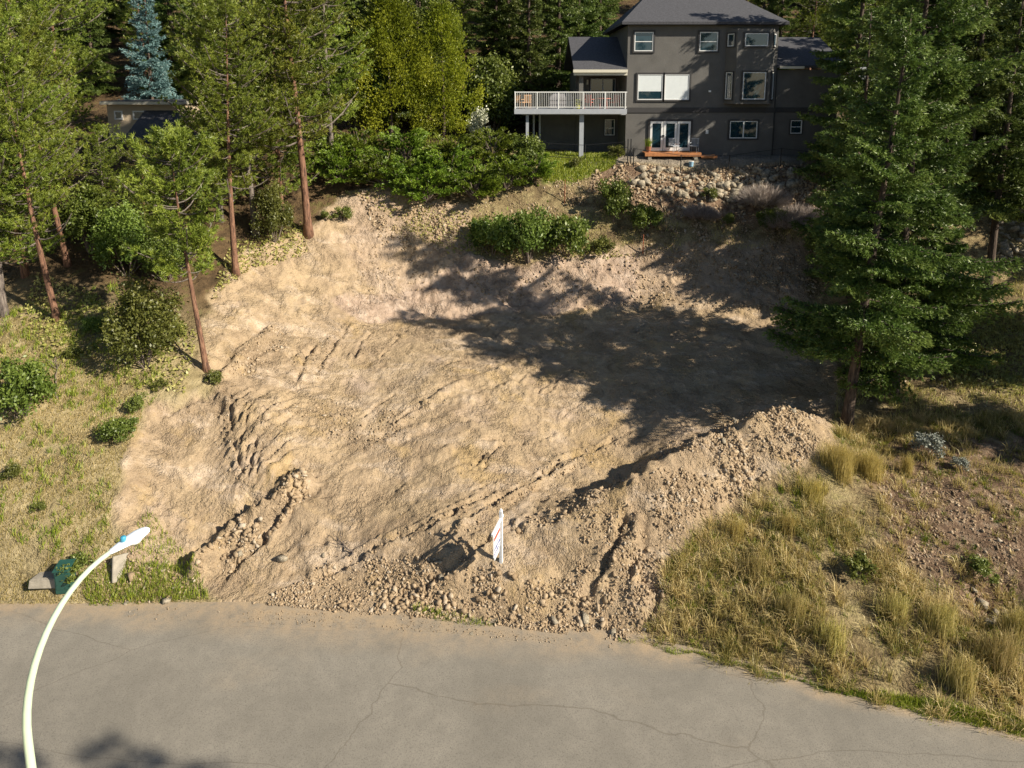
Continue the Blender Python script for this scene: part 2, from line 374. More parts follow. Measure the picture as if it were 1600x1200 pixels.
# excavated ground: clods, scraped streaks, erosion runnels
n4 = fbm(GX*4.7, GY*5.3, 3, 6, .7); n5 = np.abs(fbm(GX*3.1, GY*3.1, 3, 71, .6))
rid = 1-np.abs(fbm(GX*0.9+GY*0.5, GY*0.7-GX*0.2, 4, 12)); rid2 = 1-np.abs(fbm(GX*2.5, GY*1.2+GX, 4, 14))
clod = sstep(vn(GX*.55+4, GY*.55, 77), .42, .7)
n1b = fbm(GX*1.15+GY*.5, GY*1.3-GX*.4, 3, 101)
Z = Z + bare*det*(0.26*n1*(1-0.55*padm) + .05*n1b + 0.035*n2 + 0.03*n3 + (0.018+.07*clod)*n4*(1-0.35*padm) + .10*clod*n5*(1-.5*padm) + 0.10*(rid**6-0.3)*(1-0.6*padm) + 0.03*(rid2**5-0.3))
# the steep blocky face at the back of the pad
st = fbm(GX*0.8, GY*2.6, 4, 21); Z = Z + face*(0.28*st + 0.16*np.abs(fbm(GX*2.2, GY*3, 3, 22)))
Z = Z + bank*bare*0.10*np.abs(n2)*2
# runnels running down the mound at left
mnd = zone([(330,610),(460,620),(470,760),(400,780),(355,740)], 0.8, 0.3, 15)
run = fbm((GX-0.55*GY)*3.4, (GY+.4*GX)*0.38, 4, 16, .6); Z = Z + mnd*(0.24*(1-np.abs(run))**3 - 0.1 + .08*n5)
bowl = zone([(190,800),(240,650),(345,640),(365,760),(440,770),(350,850),(240,860)], 1.2, 0.3, 17); Z = Z - 0.35*bowl
strata = fbm((GX*0.35+GY*0.9)*2.4, (GX*0.9-GY*.35)*0.45, 4, 18); Z = Z + bowl*0.05*strata*2
hump = zone([(380,640),(520,620),(640,700),(560,800),(470,860),(440,770)], 2.2, 0.4, 19); Z = Z + 0.35*hump
def stroke(pts, w, amp, off=0.0, seed=0, rough=0.5):
    """groove (amp<0) or heap (amp>0) along a line, broken up with noise"""
    global Z
    P = wpoly(pts, base); b = (GX > P[:, 0].min()-2) & (GX < P[:, 0].max()+2) & (GY > P[:, 1].min()-2) & (GY < P[:, 1].max()+2)
    x = GX[b]; y = GY[b]; wx = 0.16*fbm(x*0.7, y*0.7, 3, seed+60) + .07*fbm(x*5, y*5, 2, seed+61); d = segdist(P, x+wx, y-wx, False)
    k = (1 + rough*fbm(x*1.1, y*1.1, 2, seed+70)*1.8)*(1+.9*fbm(x*5.5, y*5.5, 3, seed+72)); w = w*.72; amp = amp*.72
    Z[b] += amp*np.exp(-(d/w)**2)*np.clip(k, 0, 2) + (-amp*0.55)*np.exp(-((d-w*1.8)/(w*0.9))**2)*np.clip(k, 0, 2)
for i, (pts, w, a) in enumerate([
    ([(308,899),(363,826),(440,774),(470,762)], 0.5, 0.42), ([(345,910),(400,850),(450,800)], 0.2, -0.22),
    ([(350,585),(385,552),(428,516)], 0.35, 0.26), ([(462,598),(470,572),(490,543)], 0.16, -0.26), ([(492,588),(506,556),(524,532)], 0.16, -0.24),
    ([(555,560),(568,535),(580,520)], 0.14, -0.18), ([(618,667),(640,648),(664,632)], 0.14, -0.24), ([(664,632),(760,588),(830,560)], 0.3, 0.15),
    ([(600,700),(700,650),(800,600)], 0.25, 0.12), ([(764,796),(800,770),(877,723),(960,690)], 0.14, -0.20), ([(700,850),(790,795),(850,745),(925,718)], 0.16, 0.16),
    ([(508,903),(597,855),(700,810),(770,775)], 0.14, -0.22), ([(511,971),(597,930),(700,885),(760,850)], 0.15, -0.20),
    ([(560,880),(650,830),(760,780)], 0.10, -0.12), ([(450,930),(520,890),(600,840)], 0.12, -0.12),
    ([(975,802),(965,850),(930,900),(900,935)], 0.16, -0.19), ([(990,810),(985,850),(960,900)], 0.25, 0.25), ([(1000,905),(1030,930),(1015,965)], 0.2, -0.2),
    ([(360,640),(364,690),(380,738)], 0.10, -0.2), ([(392,640),(376,690),(372,735)], 0.08, -0.2), ([(420,650),(402,690),(392,740)], 0.08, -0.16), ([(410,700),(400,740)], 0.07, -0.16), ([(335,625),(350,618),(368,640)], 0.14, -0.22),
    ([(560,760),(620,740),(700,700)], 0.3, 0.12), ([(700,520),(800,540),(950,560)], 0.4, 0.1), ([(250,640),(320,625),(345,640)], 0.25, -0.2),
    ([(640,520),(720,545),(840,560)], 0.2, 0.08), ([(1080,520),(1180,540),(1260,560)], 0.3, 0.15)]):
    stroke(pts, w, a, seed=i)
for i in range(46):                    # short bucket and track marks
    rx_, ry_ = random.uniform(400, 1000), random.uniform(500, 900)
    if ry_ > 870 - (rx_-700)*.35 and rx_ > 700: continue
    a_ = random.gauss(-.55, .3) if ry_ > 620 else random.gauss(-.9, .35); l_ = random.uniform(18, 70)
    stroke([(rx_, ry_), (rx_+l_*.5*math.cos(a_), ry_+l_*.5*math.sin(a_)), (rx_+l_*math.cos(a_+.15), ry_+l_*math.sin(a_+.15))], .10, random.choice((-.13, -.10, .07)), seed=i+40)
# berm crest lumpy
crest = wpoly([(830,835),(920,790),(1000,748),(1100,690),(1170,664),(1235,642)], base)
bd = (GX > 0) & (GX < 14) & (GY > 19) & (GY < 29); dd = segdist(crest, GX[bd], GY[bd], False)
Z[bd] += np.exp(-(dd/0.6)**2)*(0.22 + 0.22*fbm(GX[bd]*1.6, GY[bd]*1.6, 3, 81)) + np.exp(-(dd/1.8)**2)*0.09*fbm(GX[bd]*3.5, GY[bd]*3.5, 3, 82)
# the hollow with broken rock at lower right
hl = hit(1565, 935, base); Z -= 0.75*np.exp(-((GX-hl.x)/1.1)**2-((GY-hl.y)/0.7)**2)
# road bed: ground dips below the asphalt sheet and comes up in a ragged edge
ey = edge_y(GX); dE = GY - ey
near = GY - (ey - 9.6)
offr = np.maximum(dE, -near)
lift = 0.05*fbm(GX*1.5, GY*1.5, 4, 90)
Zr = np.where(dE > -4.5, np.maximum(-0.09 + 0.16*np.clip(dE, -0.5, 60) + lift, -0.12), -0.02 + 0.1*np.clip(-near, -0.8, 3))
k = sstep(dE, -0.1, 1.5); Z = np.where(dE < -4.5, Zr, Zr*(1-k) + Z*k); Z = np.where(dE > .2, np.maximum(Z, np.minimum(.03+.12*(dE-.2), .25)+.02*n3), Z)
Z = np.where((near < -0.4), np.maximum(-2.5, 0.04+0.06*(near)), Z)
Z = np.where((dE < -0.15) & (near > 0.2), -0.09, Z)
def gz(x, y): return float(look(Z, x, y))
vid = np.arange(GX.size).reshape(GX.shape)
faces = np.stack([vid[:-1, :-1], vid[:-1, 1:], vid[1:, 1:], vid[1:, :-1]], -1).reshape(-1, 4)
V = np.stack([GX, GY, Z], -1).reshape(-1, 3)
gravel = sstep(GX, 3, 6)*(1-sstep(GX, 27, 30))*sstep(GY, 45.9, 46.6)*(1-sstep(GY, 62, 64))
forest = np.clip((1-bare)*sstep(GY, 28, 33)*(1-sstep(GX, -6, -2)) + sstep(GY, 50, 56), 0, 1)
def ground_mat():
    m, nt, b = newmat('earth'); co = objco(nt)
    A = lambda n: N(nt, 'ShaderNodeAttribute', attribute_name=n).outputs['Fac']
    big = noise(nt, 0.22, 5, 0.6, co, 0.8); mid = noise(nt, 0.75, 7, 0.68, co, 0.2); fine = noise(nt, 14, 5, 0.7, co); vf = noise(nt, 45, 3, 0.6, co)
    mp = N(nt, 'ShaderNodeMapping'); mp.inputs['Rotation'].default_value = (0, 0, R(28)); mp.inputs['Scale'].default_value = (0.30, 1.1, 1.0); nt.links.new(co, mp.inputs[0])
    streak = noise(nt, 1.0, 7, 0.68, mp.outputs[0], 0.35)
    # bare dirt
    d = ramp(nt, big, [(0.30, (0.335, 0.25, 0.165)), (0.45, (0.405, 0.302, 0.195)), (0.58, (0.435, 0.325, 0.20)), (0.70, (0.47, 0.37, 0.27))])
    d = mixc(nt, ramp(nt, streak, [(0.52, (0, 0, 0)), (0.66, (0.8, 0.8, 0.8))]), d, (0.57, 0.455, 0.34))
    d = mixc(nt, ramp(nt, mid, [(0.33, (0.8, 0.8, 0.8)), (0.50, (0, 0, 0))]), d, (0.30, 0.217, 0.138))
    d = mixc(nt, ramp(nt, noise(nt, 0.4, 6, 0.65, co, 0.6), [(0.55, (0, 0, 0)), (0.66, (0.7, 0.7, 0.7))]), d, (0.46, 0.325, 0.155))
    d = mixc(nt, ramp(nt, noise(nt, 0.33, 7, 0.7, co, 0.3), [(0.30, (0.75, 0.75, 0.75)), (0.44, (0, 0, 0))]), d, (0.50, 0.385, 0.295))
    d = mixc(nt, ramp(nt, fine, [(0.30, (0.8, 0.8, 0.8)), (0.48, (0, 0, 0))]), d, (0.27, 0.185, 0.105))
    d = mixc(nt, ramp(nt, vf, [(0.60, (0, 0, 0)), (0.72, (0.6, 0.6, 0.6))]), d, (0.60, 0.47, 0.32))
    # pink-grey fresh rock face
    fc = ramp(nt, noise(nt, 1.6, 6, 0.7, co, 1.0), [(0.3, (0.27, 0.19, 0.145)), (0.5, (0.44, 0.325, 0.25)), (0.7, (0.56, 0.45, 0.365))])
    fm = N(nt, 'ShaderNodeMath', operation='MULTIPLY', i_1=0.75); nt.links.new(A('face'), fm.inputs[0]); d = mixc(nt, fm.outputs[0], d, fc)
    # grassy soil
    s_ = ramp(nt, noise(nt, 0.9, 6, 0.7, co, 0.6), [(0.34, (0.12, 0.085, 0.05)), (0.46, (0.22, 0.165, 0.085)), (0.58, (0.36, 0.29, 0.15)), (0.70, (0.25, 0.215, 0.09))])
    s_ = mixc(nt, ramp(nt, fine, [(0.32, (0.8, 0.8, 0.8)), (0.52, (0, 0, 0))]), s_, (0.09, 0.065, 0.038))
    s_ = mixc(nt, ramp(nt, vf, [(0.55, (0, 0, 0)), (0.7, (0.7, 0.7, 0.7))]), s_, (0.42, 0.34, 0.19))
    fo = ramp(nt, noise(nt, 1.3, 6, 0.7, co), [(0.35, (0.05, 0.035, 0.02)), (0.55, (0.13, 0.085, 0.045)), (0.72, (0.13, 0.13, 0.04))])
    s_ = mixc(nt, A('dry'), s_, ramp(nt, noise(nt, 1.2, 7, 0.7, co, 0.4), [(0.32, (0.19, 0.15, 0.075)), (0.5, (0.36, 0.29, 0.155)), (0.68, (0.47, 0.385, 0.23))]))
    s_ = mixc(nt, A('forest'), s_, fo)
    s_ = mixc(nt, A('lawn'), s_, (0.13, 0.17, 0.03))
    rk = ramp(nt, noise(nt, 3, 6, 0.7, co), [(0.35, (0.12, 0.075, 0.05)), (0.52, (0.23, 0.155, 0.10)), (0.7, (0.36, 0.28, 0.20))])
    s_ = mixc(nt, A('rocky'), s_, rk)
    gr = ramp(nt, fine, [(0.3, (0.20, 0.17, 0.13)), (0.7, (0.36, 0.31, 0.25))]); s_ = mixc(nt, A('gravel'), s_, gr)
    c = mixc(nt, A('bare'), s_, d)
    nt.links.new(c, b.inputs['Base Color']); b.inputs['Roughness'].default_value = 1.0; b.inputs['Specular IOR Level'].default_value = 0.1
    h = N(nt, 'ShaderNodeMath', operation='MULTIPLY_ADD', i_1=0.35, i_2=0.0); nt.links.new(fine, h.inputs[0])
    h2 = N(nt, 'ShaderNodeMath', operation='MULTIPLY_ADD', i_1=1.0); nt.links.new(noise(nt, 3.2, 7, 0.72, co, 0.0), h2.inputs[0]); nt.links.new(h.outputs[0], h2.inputs[2])
    pm = ramp(nt, noise(nt, 0.8, 5, 0.65, co, 0.8), [(0.42, (0.12, 0.12, 0.12)), (0.62, (1, 1, 1))])
    for sc, am in ((7.0, .55), (17.0, .35), (38.0, .2)):
        vv = mixc(nt, .12, co, N(nt, 'ShaderNodeTexNoise', i_Scale=sc*.6).outputs['Color'])
        vo = N(nt, 'ShaderNodeTexVoronoi', i_Scale=sc); nt.links.new(vv, vo.inputs['Vector'])
        mm = N(nt, 'ShaderNodeMath', operation='MULTIPLY'); nt.links.new(vo.outputs['Distance'], mm.inputs[0]); nt.links.new(pm, mm.inputs[1])
        h3 = N(nt, 'ShaderNodeMath', operation='MULTIPLY_ADD', i_1=-am); nt.links.new(mm.outputs[0], h3.inputs[0]); nt.links.new(h2.outputs[0], h3.inputs[2]); h2 = h3
    am_ = N(nt, 'ShaderNodeMath', operation='MULTIPLY_ADD', i_1=.65, i_2=.5); nt.links.new(pm, am_.inputs[0]); hh = N(nt, 'ShaderNodeMath', operation='MULTIPLY'); nt.links.new(am_.outputs[0], hh.inputs[0]); nt.links.new(h2.outputs[0], hh.inputs[1])
    bp = N(nt, 'ShaderNodeBump', i_Strength=1.0, i_Distance=0.2); nt.links.new(hh.outputs[0], bp.inputs['Height']); nt.links.new(bp.outputs[0], b.inputs['Normal'])
    return m
M['earth'] = ground_mat()
gme = fastmesh('ground', V, faces, M['earth'], True, {'bare': bare.ravel(), 'lawn': lawn.ravel(), 'rocky': (rocky*(1-gravel)).ravel(), 'gravel': gravel.ravel(), 'dry': (.8*(1-sstep(GX+fbm(GX, GY, 3, 7), -7, -4))).ravel(), 'forest': forest.ravel(), 'face': (np.maximum(face, 0.5*bank)*bare).ravel()})
ground = tag(link('ground', gme), kind='structure')
print('ground', len(V))

# road
def road():
    rx = np.concatenate([np.arange(-160, -26, 3.0), np.arange(-26, 26, 0.2), np.arange(26, 161, 3.0)]); k = np.concatenate([np.linspace(0, 3, 31), np.linspace(3.3, 10.1, 24)])
    X, K = np.meshgrid(rx, k); ed = edge_y(X); Y = ed + 0.45 - K
    m, nt, b = newmat('asphalt'); co = objco(nt); A = N(nt, 'ShaderNodeAttribute', attribute_name='dirt').outputs['Fac']
    big = noise(nt, 0.35, 5, 0.6, co, 0.5); fine = noise(nt, 26, 5, 0.75, co); mid = noise(nt, 2.2, 6, 0.7, co)
    c = ramp(nt, big, [(0.35, (0.20, 0.182, 0.150)), (0.65, (0.265, 0.24, 0.198))])
    c = mixc(nt, ramp(nt, mid, [(0.35, (0.35, 0.35, 0.35)), (0.6, (0, 0, 0))]), c, (0.15, 0.137, 0.115))
    c = mixc(nt, ramp(nt, fine, [(0.34, (0.8, 0.8, 0.8)), (0.5, (0, 0, 0))]), c, (0.115, 0.105, 0.088))
    c = mixc(nt, ramp(nt, noise(nt, 22, 4, 0.7, co), [(0.58, (0, 0, 0)), (0.75, (0.6, 0.6, 0.6))]), c, (0.29, 0.26, 0.21))
    # cracks: thin dark lines
    mp = N(nt, 'ShaderNodeMapping'); mp.inputs['Scale'].default_value = (0.16, 0.34, 1); nt.links.new(co, mp.inputs[0])
    w = N(nt, 'ShaderNodeTexNoise', i_Scale=1.2, i_Detail=5.0); nt.links.new(mp.outputs[0], w.inputs['Vector'])
    wv = mixc(nt, 0.28, mp.outputs[0], w.outputs['Color'])
    vo = N(nt, 'ShaderNodeTexVoronoi', feature='DISTANCE_TO_EDGE', i_Scale=1.0); nt.links.new(wv, vo.inputs['Vector'])
    ck = ramp(nt, vo.outputs['Distance'], [(0.0, (0.5, 0.5, 0.5)), (0.0035, (0.0, 0.0, 0.0))])
    c = mixc(nt, ck, c, (0.10, 0.085, 0.065))
    dm = N(nt, 'ShaderNodeMath', operation='MULTIPLY'); nt.links.new(A, dm.inputs[0]); nt.links.new(ramp(nt, mid, [(0.35, (0.25, 0.25, 0.25)), (0.6, (1, 1, 1))]), dm.inputs[1])
    dc = ramp(nt, fine, [(0.3, (0.28, 0.205, 0.13)), (0.7, (0.43, 0.33, 0.215))])
    c = mixc(nt, dm.outputs[0], c, dc)
    nt.links.new(c, b.inputs['Base Color']); b.inputs['Roughness'].default_value = 0.9; b.inputs['Specular IOR Level'].default_value = 0.3
    bp = N(nt, 'ShaderNodeBump', i_Strength=0.5, i_Distance=0.012); nt.links.new(fine, bp.inputs['Height']); nt.links.new(bp.outputs[0], b.inputs['Normal'])
    wdt = np.interp(X, [-30, -17, -10, -5, 0, 3, 6, 12, 20], [0.9, 0.7, 1.1, 1.6, 1.5, 1.2, 0.7, 0.35, 0.3])
    dist = ed - Y + 0.5*fbm(X*0.7, Y*1.5, 4, 44)
    dirt = np.clip(1.0-dist/wdt, 0, 1)**1.1 + 0.16*np.clip(fbm(X*0.4, Y*1.1, 4, 45)*2, 0, 1)*(dist < 3)
    zz = 0.02*(1-((K-5)/5)**2)*0.5 + 0.0
    v = np.arange(X.size).reshape(X.shape); f = np.stack([v[:-1, :-1], v[1:, :-1], v[1:, 1:], v[:-1, 1:]], -1).reshape(-1, 4)
    me = fastmesh('road', np.stack([X, Y, zz], -1).reshape(-1, 3), f, m, True, {'dirt': np.clip(dirt, 0, 1).ravel()})
    tag(link('road', me), kind='structure')
road()

# ------------------------------------------------------------------ stones
def hull(n, seed, flat=0.75):
    rg = random.Random(seed); bm = bmesh.new()
    ax = (rg.uniform(.7, 1.15), rg.uniform(.6, .95), flat*rg.uniform(.75, 1.05))
    for i in range(8):
        c = [(1 if (i >> b) & 1 else -1)*ax[b]*rg.uniform(.22, 1.0) for b in range(3)]; bm.verts.new(c)
    for i in range(max(0, n-8)): bm.verts.new([rg.uniform(-.95, .95)*ax[b] for b in range(2)] + [ax[2]*rg.choice((-1, 1))*rg.uniform(.7, 1)])
    r = bmesh.ops.convex_hull(bm, input=bm.verts[:]); bmesh.ops.delete(bm, geom=list({g for g in r['geom_interior'] + r['geom_unused'] if isinstance(g, bmesh.types.BMVert)}), context='VERTS')
    bmesh.ops.triangulate(bm, faces=bm.faces[:]); bmesh.ops.recalc_face_normals(bm, faces=bm.faces[:])
    bm.verts.index_update(); V = np.array([v.co[:] for v in bm.verts]); Fc = np.array([[v.index for v in f.verts] for f in bm.faces]); bm.free(); return V, Fc
def sample(poly, n):
    P = wpoly(poly, base) if not isinstance(poly, np.ndarray) else poly; out = []
    lo = P.min(0); hi = P.max(0)
    while len(out) < n:
        q = RNG.uniform(lo, hi, (n*3, 2)); q = q[inside(P, q[:, 0], q[:, 1])]; out.extend(q.tolist())
    return np.array(out[:n])
ROADRUB = [(395,955),(510,885),(640,870),(760,885),(900,905),(1010,930),(985,1010),(900,1000),(700,985),(530,978)]
BERMTOP = [(835,832),(920,785),(1000,745),(1100,688),(1170,660),(1240,636),(1292,688),(1255,728),(1110,800),(1040,870),(960,880),(900,850)]
ZR = [([(190,950),(560,985),(960,1018),(1000,1045),(700,1025),(190,985)], 900, .010, .035), (ROADRUB, 9000, .018, .085), ([(560,910),(760,890),(960,930),(985,1008),(700,985),(520,978)], 1300, .03, .15), (BERMTOP, 5000, .02, .09),
      ([(1110,690),(1240,636),(1292,688),(1255,728),(1110,800),(980,860)], 4200, .03, .12), ([(900,880),(1010,860),(1060,900),(1010,985),(900,990)], 1500, .025, .10),
      ([(550,300),(720,322),(720,400),(600,385)], 2600, .04, .15), ([(930,262),(1300,262),(1330,330),(1240,360),(1000,335),(920,300)], 4200, .06, .22),
      ([(305,905),(360,822),(440,770),(478,762),(485,785),(410,850),(345,910)], 1300, .03, .15), ([(330,470),(600,450),(1250,480),(1290,620),(1050,700),(760,880),(420,940),(200,800),(225,650)], 13000, .009, .045),
      ([(430,640),(560,620),(640,650),(620,700),(450,690)], 900, .025, .09), ([(730,470),(740,400),(1000,392),(1250,400),(1260,490),(1000,482)], 2600, .03, .14),
      ([(1360,730),(1500,720),(1590,800),(1590,960),(1480,960),(1400,860)], 2400, .02, .09), ([(335,585),(380,550),(430,510),(470,530),(380,590)], 800, .025, .11),
      ([(140,880),(250,870),(330,930),(330,945),(140,945)], 500, .02, .1), ([(700,300),(930,270),(930,330),(720,350)], 1600, .03, .12), ([(1000,325),(1290,335),(1300,470),(1000,400)], 3600, .04, .15), ([(560,380),(740,400),(740,470),(560,470)], 800, .03, .1),
      ([(780,830),(1060,690),(1180,640),(1240,640),(1060,720),(830,850)], 1600, .03, .12), ([(1300,650),(1600,650),(1600,560),(1400,480),(1290,600)], 1500, .02, .09)]
hulls = [hull(8, i, .62) for i in range(10)]
big_stones = []
acc = [[] for _ in hulls]
TR = [[(764,796),(800,770),(877,723),(960,690)],[(700,850),(790,795),(850,745),(925,718)],[(508,903),(597,855),(700,810),(770,775)],[(511,971),(597,930),(700,885),(760,850)],[(462,598),(470,572),(490,543)],[(492,588),(506,556),(524,532)],[(618,667),(640,648),(664,632)],[(830,835),(920,785),(1000,742),(1100,682)],[(355,640),(362,690),(385,745)],[(975,802),(965,850),(930,900)]]
for T_r in TR:
    Pl = wpoly(T_r, base); n = int(50*np.hypot(*(Pl[1:]-Pl[:-1]).T).sum()); t_ = rnd_ = RNG.random(n)*(len(Pl)-1); i_ = t_.astype(int); f_ = (t_-i_)[:, None]
    q = Pl[i_]*(1-f_)+Pl[i_+1]*f_ + RNG.normal(size=(n, 2))*.16; s_ = .015+.07*RNG.random(n)**4
    for h in range(10): m = np.arange(n) % 10 == h; acc[h].append(np.c_[q[m], s_[m]])
for poly, n, a, b_ in ZR:
    q = sample(poly, int(n*1.9)); pn = vn(q[:, 0]*1.1, q[:, 1]*1.1, 55)*.6 + vn(q[:, 0]*3.3, q[:, 1]*3.3, 56)*.4; q = q[np.argsort(-(pn + RNG.random(len(pn))*.35))[:n]]; RNG.shuffle(q); s_ = a*.75 + (b_*.9-a*.75)*RNG.random(n)**4.5
    for h in range(10):
        m = (RNG.integers(0, 10, n) == h) if False else (np.arange(n) % 10 == h); acc[h].append(np.c_[q[m], s_[m]])
Vs, Fs, off = [], [], 0
allst = []
for h, (hv, hf) in enumerate(hulls):
    a = np.concatenate(acc[h]); allst.append(np.c_[a, np.full(len(a), h)])
allst = np.concatenate(allst); order = np.argsort(-allst[:, 2]*(1/np.maximum(allst[:, 1], 15)))
big_stones = allst[order[:298]]; rest = allst[order[298:]]
for h, (hv, hf) in enumerate(hulls):
    a = rest[rest[:, 3] == h]; n = len(a); ax = RNG.normal(size=(n, 4)); ax /= np.linalg.norm(ax, axis=1)[:, None]
    w, x, y, z = ax.T
    Rm = np.stack([1-2*(y*y+z*z), 2*(x*y-z*w), 2*(x*z+y*w), 2*(x*y+z*w), 1-2*(x*x+z*z), 2*(y*z-x*w), 2*(x*z-y*w), 2*(y*z+x*w), 1-2*(x*x+y*y)], -1).reshape(n, 3, 3)
    P = np.einsum('nij,vj->nvi', Rm, hv*np.array([1.25, .85, .9]))*a[:, 2][:, None, None]; zz = np.where((a[:, 1] < edge_y(a[:, 0])+.3), np.maximum(look(Z, a[:, 0], a[:, 1]), .012), look(Z, a[:, 0], a[:, 1])) + a[:, 2]*0.15
    P += np.stack([a[:, 0], a[:, 1], zz], -1)[:, None, :]; Vs.append(P.reshape(-1, 3))
    Fs.append((hf[None] + (np.arange(n)*len(hv))[:, None, None] + off).reshape(-1, 3)); off += n*len(hv)
rub = link('rubble', fastmesh('rubble', np.concatenate(Vs), np.concatenate(Fs), M['stone']), ground); tag(rub, kind='stuff')
print('rubble tris', sum(len(f) for f in Fs))
smesh = []
for i in range(12):
    hv, hf = hull(8, 50+i, 0.8); smesh.append(fastmesh('stone', hv, hf, M['stone']))
for i, (x, y, s_, h) in enumerate(big_stones):
    s_ *= 1.1; link('stone', smesh[i % 12], ground, (x, y, gz(x, y) + s_*0.35), (random.uniform(-.5, .5), random.uniform(-.5, .5), random.uniform(0, 6.3)), (s_, s_*random.uniform(.7, 1), s_*random.uniform(.7, 1)))
bmesh_l = []
for i in range(10):
    hv, hf = hull(8, 90+i, 0.8); bmesh_l.append(fastmesh('boulder', hv, hf, M['boulder']))
bq = []
for poly, n, a, b_ in (([(985,262),(1230,262),(1260,290),(1160,318),(1060,318),(985,292)], 225, .14, .50), ([(1230,268),(1310,290),(1320,330),(1260,320)], 25, .12, .3), ([(1545,335),(1600,330),(1600,415),(1560,412)], 48, .18, .5), ([(1100,640),(1240,632),(1245,660),(1120,680)], 6, .15, .24), ([(1500,900),(1600,900),(1600,960),(1520,960)], 12, .10, .26)):
    q = sample(poly, n); bq += [(x, y, a + (b_-a)*random.random()**2.0) for x, y in q]
for px, py, s_ in ((443,877,.28),(1237,636,.27),(1131,693,.2),(505,870,.14),(280,1000,.0),(262,945,.22),(196,946,.16),(375,868,.2),(735,995,.16),(915,968,.26),(865,975,.18),(958,995,.2),(690,905,.16)):
    if s_: p = hit(px, py); bq.append((p.x, p.y, s_))
for i, (x, y, s_) in enumerate(bq):
    link('boulder', bmesh_l[i % 10], ground, (x, y, gz(x, y) + s_*0.2), (random.uniform(-.6, .6), random.uniform(-.6, .6), random.uniform(0, 6.3)), (s_, s_*random.uniform(.65, 1), s_*random.uniform(.6, .95)))

# ------------------------------------------------------------------ vegetation generators
def rnd(n, a=0, b=1): return RNG.uniform(a, b, n)
def unit(v): return v/np.maximum(np.linalg.norm(v, axis=-1, keepdims=True), 1e-9)
def needles(cen, dirs, per, length, width, spread, tint, droop=0.0):
    """tufts of narrow triangles around given directions"""
    n = len(cen); c = np.repeat(cen, per, 0); d = np.repeat(dirs, per, 0) + RNG.normal(size=(n*per, 3))*spread; d[:, 2] -= droop; d = unit(d)
    s = unit(np.cross(d, RNG.normal(size=d.shape))); L = length*rnd(n*per, .6, 1.15)[:, None]; w = width*rnd(n*per, .7, 1.3)[:, None]
    V = np.stack([c - s*w, c + s*w, c + d*L], 1).reshape(-1, 3)
    t = np.repeat(np.repeat(tint, per) + rnd(n*per, -.18, .18), 3); return V, np.clip(t, 0, 1)
def leaves(cen, size, tint, up=0.6):
    n = len(cen); nr = unit(RNG.normal(size=(n, 3)) + np.array([0, 0, up])); a = unit(np.cross(nr, RNG.normal(size=(n, 3)))); b = np.cross(nr, a)
    s = (size*rnd(n, .6, 1.3))[:, None]
    V = np.stack([cen-a*s, cen+b*s*.55, cen+a*s, cen-b*s*.55], 1).reshape(-1, 3); return V, np.clip(np.repeat(tint + rnd(n, -.2, .2), 4), 0, 1)
def mk3(name, VT, mat, k=3):
    V = np.concatenate([v for v, t in VT]); T = np.concatenate([t for v, t in VT]); return fastmesh(name, V, np.arange(len(V)).reshape(-1, k), mat, False, {'tint': T})
def trunkmesh(name, H, r0, mat, bend=0.15, seg=10, seed=0, n=14, top=0.12):
    rg = random.Random(seed); m = MB(); pts = []; rr = []; ph = rg.uniform(0, 6)
    for i in range(n+1):
        t = i/n; pts.append((bend*math.sin(t*3+ph)-bend*math.sin(ph), bend*math.cos(t*2.3+ph)-bend*math.cos(ph), H*t - 0.4*(1-t)))
        rr.append(r0*((1-t)*(1-top)+top)*(1+0.5*math.exp(-t*H/0.35)))
    m.tube(pts, rr, seg); return m.mesh(name, mat, True), lambda z: Vector((np.interp(z, [p[2] for p in pts], [p[0] for p in pts]), np.interp(z, [p[2] for p in pts], [p[1] for p in pts]), z))
